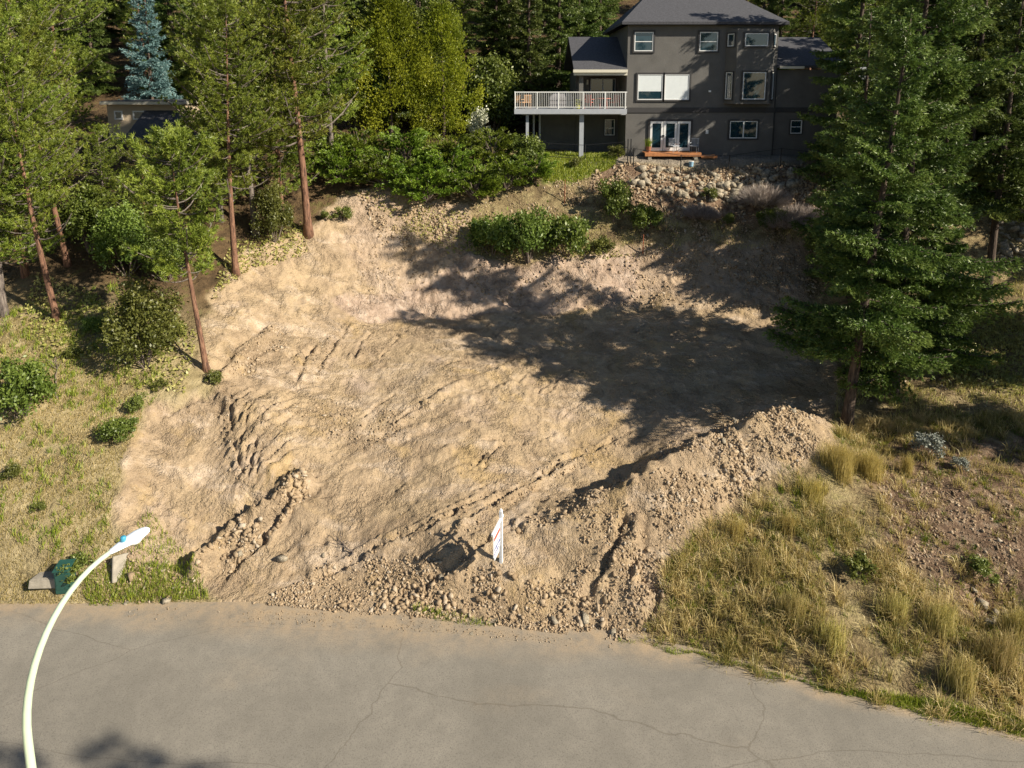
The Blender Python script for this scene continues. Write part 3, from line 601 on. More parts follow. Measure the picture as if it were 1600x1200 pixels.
def pine(H, clear, rad, nb, seed, mat=None, per=13, dens=1.0, name='pine'):
    rg = random.Random(seed); tm, ax = trunkmesh('trunk', H, 0.009*H+0.05, M['pinebark'] if seed != 2 else M['greybark'], 0.22, 10, seed, top=.05)
    lim = MB(); C, D, T = [], [], []
    for i in range(nb):
        u = (i+rg.random())/nb; z = clear + (H-clear)*u**0.92
        prof = math.sin(min(1, (1-u)*1.9+0.08)*math.pi*0.55)**0.8*(1-.25*max(0, .3-u))*(0.75+0.25*math.sin(u*22+seed))
        L = rad*prof*rg.uniform(.55, 1.15) + .25; a = rg.uniform(0, 6.283); b = ax(min(z, H*.99)); up = rg.uniform(-.12, .35) + u*.35
        dr = Vector((math.cos(a), math.sin(a), 0)); pts = []; seg = 5
        for j in range(seg+1):
            s = j/seg; pts.append(b + dr*(L*s) + Vector((0, 0, L*(up*s - 0.22*s*(1-s)*2 + 0.22*s*s))))
        lim.tube(pts, [0.03*L*.35+.012 - .012*j/seg for j in range(seg+1)], 4, False)
        if u < 0.08 and rg.random() < .4: continue       # dead snag branch
        nt_ = int((8 + 12*L)*dens)
        for q in range(nt_):
            s = rg.uniform(.28, 1.0)**.75; k = s*seg; j = min(int(k), seg-1); p = pts[j].lerp(pts[j+1], k-j)
            side = rg.gauss(0, 1)*L*.17*(1.15-s*.5); tn = Vector((-dr.y, dr.x, 0))
            p = p + tn*side + dr*rg.gauss(0, .08*L) + Vector((0, 0, abs(side)*.25 + rg.gauss(.05, .11)))
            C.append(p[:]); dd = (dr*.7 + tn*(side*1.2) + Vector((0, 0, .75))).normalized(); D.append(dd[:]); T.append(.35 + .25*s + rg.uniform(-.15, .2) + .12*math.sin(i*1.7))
    C = np.array(C); D = np.array(D); T = np.array(T)
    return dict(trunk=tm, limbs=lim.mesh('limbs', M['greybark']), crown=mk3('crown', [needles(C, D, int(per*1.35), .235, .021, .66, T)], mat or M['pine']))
def fir(H, clear, rad, nb, seed, mat=None, tw=16, leafn=7, droop=.32, ll=.20, lw=.036, bk='firbark', shape=0.85, irr=0):
    rg = random.Random(seed); tm, ax = trunkmesh('trunk', H, 0.011*H+0.05, M[bk], 0.10, 10, seed)
    lim = MB(); C, D, T = [], [], []
    for i in range(nb):
        u = ((i+rg.random())/nb); z = clear + (H-clear)*(u**1.1); L = rad*((1-u)**shape*1.0+.04)*rg.uniform(.65, 1.15)*(0.72+.28*min(1, u*7)); L = max(L*(rg.uniform(.45, 1.18) if irr else 1), .2); a = i*2.399 + rg.uniform(-.9, .9)
        b = ax(min(z, H*.99)); dr = Vector((math.cos(a), math.sin(a), 0)); tn = Vector((-dr.y, dr.x, 0)); pts = []; seg = 5; up = .30*u - droop*(1-u) + rg.uniform(-.16, .16)
        for j in range(seg+1):
            s = j/seg; pts.append(b + dr*(L*s) + Vector((0, 0, L*(up*s + .16*s*s*s - .05))))
        lim.tube(pts, [0.011*L+.008 - .008*j/seg for j in range(seg+1)], 3, False)
        nn = int(tw*(.4+L)); tb = rg.uniform(-.12, .12)
        for q in range(nn):
            s = (q+rg.random())/nn; s = .12+.88*s; k = s*seg; j = min(int(k), seg-1); p = pts[j].lerp(pts[j+1], k-j)
            sd = 1 if q % 2 else -1; wl_ = L*.42*(1.08-s)**.8*rg.uniform(.6, 1.2) + .12
            td = (dr*.75 + tn*sd).normalized(); nl = max(2, int(leafn*wl_/.5))
            for e in range(nl):
                f_ = (e+rg.random())/nl; pp = p + td*(wl_*f_) + Vector((rg.gauss(0, .03), rg.gauss(0, .03), -.28*wl_*f_*f_ + rg.gauss(0, .035)))
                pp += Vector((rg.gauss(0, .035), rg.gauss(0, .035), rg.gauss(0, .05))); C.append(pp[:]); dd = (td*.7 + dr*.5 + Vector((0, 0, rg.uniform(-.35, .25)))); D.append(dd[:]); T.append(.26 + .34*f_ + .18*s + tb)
    C = np.array(C); D = unit(np.array(D)); T = np.array(T)
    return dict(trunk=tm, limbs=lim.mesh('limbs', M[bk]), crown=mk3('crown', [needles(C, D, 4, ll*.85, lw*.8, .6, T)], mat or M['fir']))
def cedar(H, rad, n, seed, mat):
    rg = np.random.default_rng(seed); tm, ax = trunkmesh('trunk', H*.9, .14, M['firbark'], .05, 8, seed)
    nc = 150; u = rg.random(nc)**.8; a = rg.random(nc)*6.283; prof = (np.sin(np.clip(1.02-u, 0, 1)**.75*math.pi*.62)/.93)*(1+.16*np.sin(a*5+seed)); rr = rad*prof*rg.uniform(.62, 1.03, nc)
    cc = np.stack([np.cos(a)*rr, np.sin(a)*rr, .25+u*(H-.3)], -1); k = rg.integers(0, nc, n); sg = rad*.105
    P = cc[k] + rg.normal(size=(n, 3))*np.array([sg, sg, sg*1.5]); P[:, 2] = np.maximum(P[:, 2], .05); out = unit(P*np.array([1, 1, 0])+1e-6)
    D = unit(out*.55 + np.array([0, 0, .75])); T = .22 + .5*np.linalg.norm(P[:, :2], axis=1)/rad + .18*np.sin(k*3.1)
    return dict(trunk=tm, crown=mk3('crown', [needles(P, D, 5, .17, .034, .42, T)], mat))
def bush(w, h, nleaf, seed, mat, leaf=.07, clumps=26, dome=1.0, stems=9, core=.35):
    rg = np.random.default_rng(seed); nc = clumps; a = rg.random(nc)*6.283; r = np.sqrt(rg.random(nc))*.82; el = (1-r*r)**.5
    cc = np.stack([np.cos(a)*r*w/2, np.sin(a)*r*w/2, h*(.14+.74*el*rg.uniform(.25, 1.15, nc))], -1); k = rg.integers(0, nc, nleaf); sz = rg.uniform(.07, .22, nc)
    d = unit(rg.normal(size=(nleaf, 3))); rad = (rg.random(nleaf)**.45)*np.where(rg.random(nleaf) < .12, 1.7, 1); P = cc[k] + d*rad[:, None]*(sz[k][:, None]*np.array([w, w, h*1.1])); P[:, 2] = np.abs(P[:, 2])+.02
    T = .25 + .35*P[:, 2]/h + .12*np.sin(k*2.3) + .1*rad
    m = MB()
    for i in range(stems):
        e = cc[i % nc]*.85; b = Vector((e[0]*.15, e[1]*.15, -.1)); m.tube([b, b.lerp(Vector(e), .5)+Vector((0, 0, .05)), Vector(e)], [.025*w/2, .016*w/2, .006], 5, False)
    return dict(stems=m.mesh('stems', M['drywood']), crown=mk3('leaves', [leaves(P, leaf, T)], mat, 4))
def juniper(w, h, seed, n=900, mat=None):
    rg = random.Random(seed); m = MB(); C, D, T = [], [], []
    for i in range(46):
        a = rg.uniform(0, 6.283); L = w/2*rg.uniform(.35, 1.08); e = rg.random(); zt = h*(.15+.85*e*(1-.35*(2*L/w)**2)); dr = Vector((math.cos(a), math.sin(a), 0)); tn = Vector((-dr.y, dr.x, 0))
        pts = [Vector((0, 0, .05)) + dr*(L*s) + Vector((0, 0, zt*(1-(1-s)**2))) for s in (0, .25, .5, .75, 1)]; m.tube(pts, [.035, .028, .02, .014, .006], 4, False); tb = rg.uniform(-.15, .15)
        for q in range(int(n/46*(.4+L/w*1.6))):
            s = rg.uniform(.45, 1.02); k = min(s, .999)*4; j = int(k); p = pts[j].lerp(pts[j+1], k-j); sd = rg.gauss(0, .13*w/3)
            p = p + tn*sd + dr*rg.gauss(0, .08) + Vector((0, 0, -abs(sd)*.3 + rg.gauss(0, .05))); C.append(p[:]); D.append((dr*.8 + tn*(sd*1.5) + Vector((0, 0, .28)))[:]); T.append(.2+.45*s+tb)
    return dict(stems=m.mesh('stems', M['drywood']), crown=mk3('sprays', [needles(np.array(C), unit(np.array(D)), 7, .24, .042, .42, np.array(T))], mat or M['juniper']))
def twigs(w, h, n, seed, mat):
    rg = np.random.default_rng(seed); a = rg.random(n)*6.283; r = np.sqrt(rg.random(n))*w/2*.85; P = np.stack([np.cos(a)*r, np.sin(a)*r, rg.random(n)*h*.55*(1-(2*r/w)**2)], -1)
    D = unit(np.stack([P[:, 0]/w*1.4, P[:, 1]/w*1.4, np.full(n, .55)], -1)); return dict(crown=mk3('twigs', [needles(P, D, 6, .55, .011, .38, rg.random(n)*.8+.1)], mat))
def blades(P, length, width, lean, tint, dirbias=None):
    """bent grass blades, three triangles each; P (n,3)"""
    n = len(P); a = rnd(n, 0, 6.283); d = np.stack([np.cos(a), np.sin(a), np.zeros(n)], -1)
    if dirbias is not None: d = unit(d + dirbias)
    s = np.stack([-np.sin(a+1), np.cos(a+1), np.zeros(n)], -1); L = length[:, None]; w = width[:, None] if hasattr(width, '__len__') else width; le = lean[:, None]; z = np.array([0, 0, 1.])
    m = P + z*L*.55 + d*L*le*.28; t = P + z*L*(1-.35*le) + d*L*le*.85
    V = np.stack([P-s*w, P+s*w, m+s*w*.8, m-s*w*.8, t], 1).reshape(-1, 3); b = np.arange(n)*5
    Fc = np.stack([np.stack([b, b+1, b+2], -1), np.stack([b, b+2, b+3], -1), np.stack([b+3, b+2, b+4], -1)], 1).reshape(-1, 3)
    return V, Fc, np.clip(np.repeat(tint, 5), 0, 1)
def bladeobj(name, P, length, width, lean, tint, mat, parent=None, dirbias=None):
    V, Fc, T = blades(P, length, width, lean, tint, dirbias); return link(name, fastmesh(name, V, Fc, mat, False, {'tint': T}), parent)

def place(proto, name, loc, s=1.0, rz=None, lean=(0, 0), label=None, cat='tree', group=None, names=None, sz=None):
    r = empty(name, loc); rzz = random.uniform(0, 6.28) if rz is None else rz; r.rotation_euler = (Matrix.Rotation(lean[0], 3, 'Y') @ Matrix.Rotation(-lean[1], 3, 'X') @ Matrix.Rotation(rzz, 3, 'Z')).to_euler(); r.scale = (s, s, s if sz is None else sz)
    for k, me in proto.items():
        nm = {'crown': me.name.split('.')[0]}.get(k, k); lo = link(nm, me, r)
        if k == 'limbs': lo['kind'] = 'stuff'
    tag(r, label, cat, group); return r
def on(px, py, dz=0): p = hit(px, py); p.z += dz; return p

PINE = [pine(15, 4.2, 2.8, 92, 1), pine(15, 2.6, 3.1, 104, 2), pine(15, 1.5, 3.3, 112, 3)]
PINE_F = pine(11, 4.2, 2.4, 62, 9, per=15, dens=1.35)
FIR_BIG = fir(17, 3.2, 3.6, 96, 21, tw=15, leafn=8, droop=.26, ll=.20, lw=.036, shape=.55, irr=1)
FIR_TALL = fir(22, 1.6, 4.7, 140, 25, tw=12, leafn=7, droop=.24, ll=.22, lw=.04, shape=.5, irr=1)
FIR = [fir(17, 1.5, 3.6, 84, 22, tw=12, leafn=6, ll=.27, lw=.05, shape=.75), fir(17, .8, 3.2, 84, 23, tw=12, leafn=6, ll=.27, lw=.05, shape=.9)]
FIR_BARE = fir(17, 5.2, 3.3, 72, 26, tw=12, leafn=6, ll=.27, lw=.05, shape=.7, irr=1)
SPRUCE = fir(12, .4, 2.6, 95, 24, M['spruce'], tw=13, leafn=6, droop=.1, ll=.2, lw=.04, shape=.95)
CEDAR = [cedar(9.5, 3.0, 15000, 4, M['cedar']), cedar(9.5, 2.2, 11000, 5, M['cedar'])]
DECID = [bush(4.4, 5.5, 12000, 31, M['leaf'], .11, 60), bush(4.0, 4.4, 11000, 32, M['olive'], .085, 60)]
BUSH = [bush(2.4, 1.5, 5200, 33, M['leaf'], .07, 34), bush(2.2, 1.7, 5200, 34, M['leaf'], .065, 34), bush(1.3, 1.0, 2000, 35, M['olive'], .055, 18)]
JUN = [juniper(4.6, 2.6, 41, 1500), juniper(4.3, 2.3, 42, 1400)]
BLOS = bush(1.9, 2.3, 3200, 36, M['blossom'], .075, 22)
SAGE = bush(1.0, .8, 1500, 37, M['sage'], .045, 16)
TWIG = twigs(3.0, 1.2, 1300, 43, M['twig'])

# ---- left wood: every pine by the foot of its trunk in the photograph
left_pines = [
 # px, py, variant, height, lean, label
 (323,578,'F',10.2,(-.05,0),'loose olive pine with bare reddish trunk at the rim of the dug slope'),
 (482,364,0,19,(-.02,0),'tall pine with orange bare lower trunk beside the juniper bank'),
 (369,428,0,13.5,(0,0),'slim pine with straight orange trunk between the rim pine and the grey trunked one'),
 (400,366,1,15,(0,0),'pine with short grey trunk at the wood edge, left of the tall orange one'),
 (90,500,0,12,(-.12,.02),'leaning pine with thick orange bark in front of the dark wood at far left'),
 (106,415,0,12,(-.10,0),'leaning orange barked pine just behind the thick leaning one'),
 (6,492,1,13,(-.04,0),'pine cut by the left frame edge with a dark reddish trunk'),
 (172,395,1,6.4,(-.02,0),'pine with pinkish trunk rising behind the big olive bush'),
 (40,430,2,13,(-.05,0),'bushy pine between the left frame edge and the leaning orange trunks'),
 (228,392,2,5.6,(0,0),'dense low branched pine behind the big olive bush'),
 (292,372,2,5.6,(0,0),'dense shorter pine below the gable of the beige house'),
 (345,345,1,12,(0,0),'pine standing uphill behind the slim orange trunked one'),
 (440,335,2,15,(0,0),'full crowned pine between the grey trunked pine and the tall orange one'),
 (520,262,1,16,(.02,0),'pale olive pine behind the left end of the juniper bank'),
 (30,330,0,16,(-.03,0),'pine with long red trunk upslope at the far left'),
 (62,318,1,14,(0,0),'pine upslope in the middle of the left wood, left of the beige house'),
 (255,318,2,2.9,(0,0),'small pine standing just below the beige house'),
 (50,262,2,15,(0,0),'bushy pine high on the slope at the top left corner'),
 (350,255,2,8,(0,0),'pine right of the beige house behind the slope pines'),
 (400,250,1,12,(0,0),'tall pine behind the grey trunked pine, high on the slope'),
 (455,240,2,16,(0,0),'pine directly behind the tall orange trunked pine, near the cedars'),
 (100,240,2,14,(0,0),'pine beside the left wall of the beige house'),
 (0,240,1,17,(0,0),'highest pine at the left frame edge'),
]
for px, py, v, h, ln, lab in left_pines:
    p = on(px, py); pr = PINE_F if v == 'F' else PINE[v]; H0 = 11 if v == 'F' else 15
    place(pr, 'pine_tree', p, h/H0, None, ln, lab, 'pine tree', 'pines of the left wood')
place(DECID[1], 'olive_bush', on(228,572), 0.80, .4, label='big rounded olive green bush left of the rim pine', cat='bush', sz=.86)
place(BUSH[1], 'green_shrub', on(36,650), 1.05, 1, label='green shrub on the dry slope at the left frame edge', cat='shrub', sz=1.25)
place(BUSH[0], 'green_shrub', on(188,685), .55, 2, label='low bright green shrub beside the upper left corner of the bare dirt', cat='shrub')
place(BUSH[2], 'green_shrub', on(333,600), .62, 0, label='small leafy shrub at the foot of the rim pine', cat='shrub')
place(DECID[0], 'dark_leafy_tree', on(200,430), .62, 0, label='dark green leafy tree in the shade of the left wood above the olive bush', cat='tree')
place(DECID[0], 'dark_leafy_tree', on(140,395), .62, 2, label='dark green leafy tree behind the leaning orange pines', cat='tree')
place(DECID[1], 'young_tree', on(430,378), .55, 3, label='thin olive leafy tree just left of the tall orange pine trunk', cat='tree', sz=.75)
place(DECID[0], 'young_tree', on(262,440), .5, 3, label='low leafy tree right above the olive bush', cat='tree')
# ---- spruce, cedars and garden shrubs
sx_ = at(240, 180, 56).x; place(SPRUCE, 'blue_spruce', Vector((sx_, 56, gz(sx_, 56))), 1.15, 1, label='blue green spruce above the flat roof of the beige house', cat='spruce tree')
p = at(612, 214, 50); p.z = gz(p.x, p.y); place(CEDAR[0], 'cedar_tree', p, 1.02, 0, label='wide yellow green cedar, the left of the two cedars behind the junipers', cat='cedar tree')
p = at(694, 210, 50.5); p.z = gz(p.x, p.y); place(CEDAR[1], 'cedar_tree', p, 1.0, 2, label='narrower yellow green cedar, the right of the two behind the junipers', cat='cedar tree')
p = at(556, 214, 52); p.z = gz(p.x, p.y); place(DECID[0], 'leafy_tree', p, 1.25, 2, label='mid green leafy tree left of the wide cedar', cat='tree')
p = at(768, 208, 55); p.z = gz(p.x, p.y); place(DECID[0], 'leafy_tree', p, 1.15, 1, label='bright green leafy tree behind the white blossoming shrub', cat='tree')
p = at(750, 207, 49.5); p.z = gz(p.x, p.y); place(BLOS, 'blossoming_shrub', p, 1.0, 1, label='shrub covered in white blossom right of the cedars', cat='shrub')
for i, (px, py, v, s, lab) in enumerate([
   (540,290,0,.92,'juniper at the left end of the dark green bank'), (600,292,1,.95,'juniper second from the left in the front of the bank'), (668,318,0,.92,'lowest juniper of the bank, overhanging the rocky slope'),
   (742,316,1,1.0,'juniper of the front row below the right half of the bank'), (790,300,0,.85,'juniper of the front row near the right end of the bank'), (565,255,1,.9,'juniper in the back row below the wide cedar'),
   (640,300,1,.9,'juniper filling the front row under the gap between the cedars'), (700,292,0,.95,'juniper in the very middle of the bank'), (835,285,1,.8,'juniper at the right tip of the bank by the lawn'), (520,262,0,.8,'juniper highest at the left end of the bank'), (635,258,0,.9,'juniper in the back row below the gap between the cedars'), (705,262,1,.9,'juniper in the back row in front of the lawn'), (770,255,0,.85,'juniper in the back row below the white blossom')]):
    place(JUN[v], 'juniper_shrub', on(px, py), s, None, label=lab, cat='juniper', group='junipers covering the bank left of the grey house', sz=s*1.15)
place(BUSH[1], 'yellowish_shrub', on(820,262), 1.25, 1, label='yellow green shrub at the right end of the juniper bank by the deck post', cat='shrub')
for px, py, v, s, lab in [(768,396,0,1.25,'left bush of the bright green trio on the cut bank'), (826,408,1,1.35,'middle and tallest bush of the green trio on the cut bank'), (885,398,0,1.3,'right bush of the green trio on the cut bank'),
   (940,400,2,1.2,'paler low shrub just right of the green trio'), (958,345,1,1.1,'dark shrub in tree shade right of the green trio'), (1010,360,0,.85,'low shrub in deep shade on the bank below the boulders'),
   (1204,360,0,.75,'bright green shrub below the greyish brush, right of centre'), (1107,312,2,.8,'small green shrub among the pale boulders'), (1138,350,2,.75,'small shrub between the boulders and the bright green one'), (1245,352,2,.6,'little shrub at the foot of the greyish brush'),
   (900,262,2,.7,'small dark weed on the green lawn slope'), (962,246,2,.9,'weedy sapling at the left corner of the grey house'), (216,640,2,.7,'weed at the upper left corner of the bare dirt'), (150,520,0,.4,'low green shrub left of the big olive bush foot'), (20,745,2,.5,'small green weed at the left frame edge below the shrub'), (118,560,2,.55,'green weed between the left edge shrub and the big olive bush'), (60,800,2,.35,'tiny green weed low on the dry slope at left'), (250,612,2,.5,'small pale weed below the big olive bush'), (535,345,2,.9,'small green shrub below the left end of the junipers'), (510,345,2,.6,'tiny green shrub right of the tall orange pine')]:
    place(BUSH[v], 'green_shrub', on(px, py), s, None, label=lab, cat='shrub', sz=s*(1.35 if v < 2 else 1))
for px, py, s, lab in [(1238,352,1.35,'greyish leafless brush on the slope right of the boulders'), (1190,318,1.2,'greyish leafless brush nearest to the boulders'), (1095,340,.8,'greyish leafless brush below the boulders, half in shade'), (1275,345,.9,'greyish leafless brush beside the big fir')]:
    place(TWIG, 'bare_brush', on(px, py), s, None, label=lab, cat='brush')
place(SAGE, 'sagebrush', on(1450,712), 1.1, 1, label='silver grey sagebrush in the dark soil right of the golden grass', cat='shrub')
place(SAGE, 'sagebrush', on(1500,735), .6, 1, label='smaller silver plant right of the big sagebrush', cat='shrub')
place(BUSH[2], 'green_weed', on(1340,905), .75, 1, label='bright green leafy weed in the middle of the dry grass', cat='weed', sz=.8)
place(BUSH[2], 'green_weed', on(1535,905), .8, 2, label='dark green weed above the rocky hollow at lower right', cat='weed', sz=.6)
place(BUSH[2], 'green_weed', on(122,905), .9, 2, label='green creeper growing behind the green utility box', cat='weed', sz=.7)
# ---- right firs
place(FIR_BIG, 'fir_tree', on(1322,668), 1.0, 2.0, (.055, 0), 'big dark fir with bare lean trunk standing at the end of the dirt heap', 'fir tree')
place(FIR_TALL, 'fir_tree', on(1392,612), 1.0, 4.4, (.0, 0), 'tallest fir just behind and right of the big one, trunk hidden in its branches', 'fir tree')
place(FIR[0], 'fir_tree', Vector((19.2, 37.4, gz(19.2, 37.4))), .92, 4.4, (.0, 0), 'fir half hidden behind the big one, between it and the boulder slope', 'fir tree')
place(FIR_BARE, 'fir_tree', on(1541,478), 1.0, 0, (0, 0), 'fir with slim straight dark trunk left of the rock wall at the right', 'fir tree')
place(FIR[1], 'fir_tree', on(1445,560), .85, 1, (0, 0), 'middle fir filling the gap between the big fir and the straight trunked one', 'fir tree')
place(FIR[0], 'fir_tree', Vector((21.9, 44.1, gz(21.9, 44.1))), 1.1, 1, (0, 0), 'fir touching the right end of the grey house', 'fir tree')
for px, py, v, s, lab in [(1420,270,0,1.0,'fir behind the big fir, level with the grey house'), (1500,285,1,1.1,'dense fir upslope near the top right'), (1590,318,0,1.0,'fir above the rock wall at the right frame edge'), (1570,265,1,1.2,'tallest fir at the top right corner'), (1462,330,1,.7,'younger fir behind the straight trunked one')]:
    place(FIR[v], 'fir_tree', on(px, py), s, None, label=lab, cat='fir tree')
for x, y, v, s in [(28.0, 45.5, 0, 1.1), (29, 43, 1, 1.1), (27, 23, 0, .8), (27, 27.5, 1, .9), (30.5, 31, 0, .9), (35, 36.5, 0, .6), (36, 40, 1, 1.1), (33, 46, 0, 1.1), (29, 20, 1, .85)]:
    place(FIR[v], 'fir_tree', Vector((x, y, gz(x, y))), s, None, label='fir of the stand that goes on beyond the right edge of the picture', cat='fir tree', group='firs beyond the right frame edge')
for x, y, s in [(20.6, .4, 1.345), (17.9, .4, 1.34)]:
    place(FIR[1], 'fir_tree', Vector((x, y, gz(x, y))), s, None, label='tall fir across the road whose tip shades the asphalt at lower left', cat='fir tree', group='tall firs across the road')
# ---- wooded hill behind the houses
k = 0
rg = random.Random(5)
spots = []
for row, (Y, n) in enumerate([(63, 13), (70, 15), (78, 17), (88, 18), (100, 20)]):
    for i in range(n):
        x = -Y*.85 + (i+.5+rg.uniform(-.35, .35))*Y*1.7/n; y = Y + rg.uniform(-2.5, 2.5)
        if row == 0 and 4 < x < 27: y = 67 + rg.uniform(0, 2)
        spots.append((x, y))
spots += [(1.5, 58), (4.0, 61), (-1.5, 60.5), (6.0, 64), (-8, 58), (-12, 59), (-16, 62), (-38, 50), (29, 56), (33, 54)]
for x, y in spots:
    v = rg.choice([0, 1, 0, 1, 2]); pr = FIR[v] if v < 2 else PINE[2]
    place(pr, 'hillside_conifer', Vector((x, y, gz(x, y))), rg.uniform(.8, 1.15), None, label='dark conifer of the wooded hillside behind the houses', cat='conifer', group='conifers on the hillside behind the houses')

# ------------------------------------------------------------------ grasses
def gpts(q, dz=-.01): return np.c_[q, look(Z, q[:, 0], q[:, 1]) + dz]
def offroad(q): return q[(q[:, 1] - edge_y(q[:, 0]) > -.12 + .25*fbm(q[:, 0]*1.5, q[:, 1]*1.5, 3, 90))]
def bareat(q): return look(bare, q[:, 0], q[:, 1])
RG = [(1290,690),(1330,660),(1600,650),(1600,1190),(1500,1150),(1300,1100),(1100,1060),(975,1018),(1020,900),(1070,850),(1120,800),(1255,735)]
q = offroad(sample(RG, 9000)); dn = vn(q[:, 0]*.9, q[:, 1]*.9, 3)*.6 + vn(q[:, 0]*2.7, q[:, 1]*2.7, 13)*.4; bq_ = look(rocky, q[:, 0], q[:, 1])
keep = (RNG.random(len(q)) < sstep(dn, .30, .66)*.72+.06) & (RNG.random(len(q)) > bq_*.80) & (RNG.random(len(q)) > bareat(q)*1.3); q = q[keep]; print('tufts', len(q))
for nm, sel, mt, l0, l1, tb, lab in (('dry_grass', np.arange(len(q)) % 3 > 0, 'straw', .14, .72, .45, 'tufted dry grass covering the slope right of the dirt heap'), ('green_grass', np.arange(len(q)) % 3 == 0, 'verge', .10, .34, .15, 'greener low tufts between the dry grass right of the dirt heap')):
    qq = q[sel]; per = 22; n_ = len(qq); rad_ = np.repeat(.03 + .13*rnd(n_)**2, per); of = RNG.normal(size=(n_*per, 2)); c = np.repeat(qq, per, 0) + of*rad_[:, None]
    L = np.repeat(l0 + (l1-l0)*rnd(n_)**2, per)*rnd(len(c), .5, 1.15); T = np.repeat(np.clip(tb + .6*vn(qq[:, 0]*.8+9, qq[:, 1]*.8, 8) - .1 + RNG.normal(size=n_)*.22, 0, 1), per) + rnd(len(c), -.15, .15)
    tag(bladeobj(nm, gpts(c), L, .008, rnd(len(c), .15, 1.2), T, M[mt], dirbias=np.c_[of*.8, np.zeros(len(of))]+np.array([-.25, -.2, 0])), lab, 'grass', kind='stuff')
q = sample([(960,1005),(1100,1030),(1300,1068),(1450,1100),(1600,1128),(1600,1190),(1480,1150),(1300,1105),(1100,1066),(975,1026)], 20000); q = offroad(q)
T = .2 + .6*vn(q[:, 0]*1.2, q[:, 1]*1.2, 4) + rnd(len(q), -.2, .2)
tag(bladeobj('verge_grass', gpts(q), rnd(len(q), .08, .26), .009, rnd(len(q), .1, .9), T, M['verge']), 'green grass strip along the right edge of the road', 'grass', kind='stuff')
q = sample([(-150,480),(140,520),(225,610),(222,650),(200,720),(170,800),(180,860),(260,905),(330,948),(-150,955)], 46000); m = (bareat(q) < .5) & (vn(q[:, 0]*1.5, q[:, 1]*1.5, 6) > .2); q = q[m]
T = .45 + .45*vn(q[:, 0]*.5, q[:, 1]*.5, 7) - .1 + rnd(len(q), -.25, .25)
tag(bladeobj('short_dry_grass', gpts(q), rnd(len(q), .05, .16), .0085, rnd(len(q), .3, 1.4), T, M['straw']), 'short dry grass on the slope at the left', 'grass', kind='stuff')
q = np.concatenate([sample([(120,890),(300,880),(330,945),(140,950)], 2600), sample([(230,790),(300,860),(250,900),(190,870)], 500), sample([(640,960),(780,975),(760,992),(650,985)], 500)])
qw = np.concatenate([sample([(150,430),(300,520),(240,640),(150,680),(60,620)], 260), sample([(0,640),(160,700),(190,860),(0,930)], 110), sample([(0,480),(120,500),(120,640),(0,640)], 160)])
cw = np.repeat(qw, 16, 0) + RNG.normal(size=(len(qw)*16, 2))*.07; cw = cw[bareat(cw) < .4]
tag(bladeobj('slope_weeds', gpts(cw), rnd(len(cw), .10, .34), .010, rnd(len(cw), .2, 1.1), rnd(len(cw), .05, .8), M['verge']), 'green weed tufts dotted over the dry slope at the left', 'weeds', kind='stuff')
tag(bladeobj('roadside_weeds', gpts(q), rnd(len(q), .08, .32), .009, rnd(len(q), .2, 1.0), rnd(len(q), .1, .75), M['verge']), 'green and straw weeds beside the road around the utility box', 'weeds', kind='stuff')
q = np.concatenate([sample([(835,238),(985,240),(960,262),(900,285),(850,285)], 15000), sample([(640,215),(800,212),(800,240),(660,235)], 3000)])
tag(bladeobj('lawn_grass', gpts(q), rnd(len(q), .1, .35), .016, rnd(len(q), .2, .8), rnd(len(q), .2, .85), M['verge']), 'green lawn slope in front of the deck of the grey house', 'grass', kind='stuff')
q = np.concatenate([sample([(60,430),(160,470),(150,560),(90,570),(30,500)], 1300), sample([(140,470),(310,520),(290,620),(200,610)], 1100), sample([(360,380),(480,350),(480,400),(400,420),(330,470)], 1200), sample([(1480,500),(1600,490),(1600,620),(1470,600)], 2400), sample([(530,300),(700,400),(930,410),(1000,400),(900,380),(700,330)], 1700)])
P = gpts(q, .1); P[:, 2] += rnd(len(P), -.08, .1); V_, T_ = leaves(P, .085, .35 + .4*vn(q[:, 0], q[:, 1], 3), 1.2)
tag(link('broad_leaf_plants', fastmesh('broad_leaf_plants', V_, np.arange(len(V_)).reshape(-1, 4), M['balsam'], False, {'tint': T_})), 'low yellow green broad leaved plants scattered over the slopes', 'ground cover', kind='stuff')
q = np.concatenate([sample([(1310,600),(1600,560),(1600,660),(1300,665)], 6000), sample([(1560,410),(1600,400),(1600,560),(1480,520)], 5000), sample([(600,360),(730,400),(1000,400),(1260,380),(1250,340),(1000,330),(720,330)], 5000)]); q = q[(vn(q[:, 0]*1.3, q[:, 1]*1.3, 12) > .45)]
tag(bladeobj('sparse_grass', gpts(q), rnd(len(q), .08, .3), .012, rnd(len(q), .2, 1.0), rnd(len(q), .1, .8), M['straw']), 'sparse grass under the firs and on the upper bank', 'grass', kind='stuff')
def clump(name, px, py, n, w, h, mat, label, cat='grass clump'):
    p = on(px, py); a = rnd(n, 0, 6.283); r = np.sqrt(rnd(n))*w/2; r = r*rnd(n, .5, 1.25)*(.75+.3*np.sin(a*3)); n_ = n; Pn = np.stack([np.cos(a)*r, np.sin(a)*r*.7, np.zeros(n)], -1)
    Pn[:, 2] = look(Z, Pn[:, 0]+p.x, Pn[:, 1]+p.y) - p.z - .02
    o = bladeobj(name, Pn, rnd(n, .3, 1.15)*h, .006, rnd(n, .05, .5), rnd(n, .15, .95), mat); o.location = p; tag(o, label, cat)
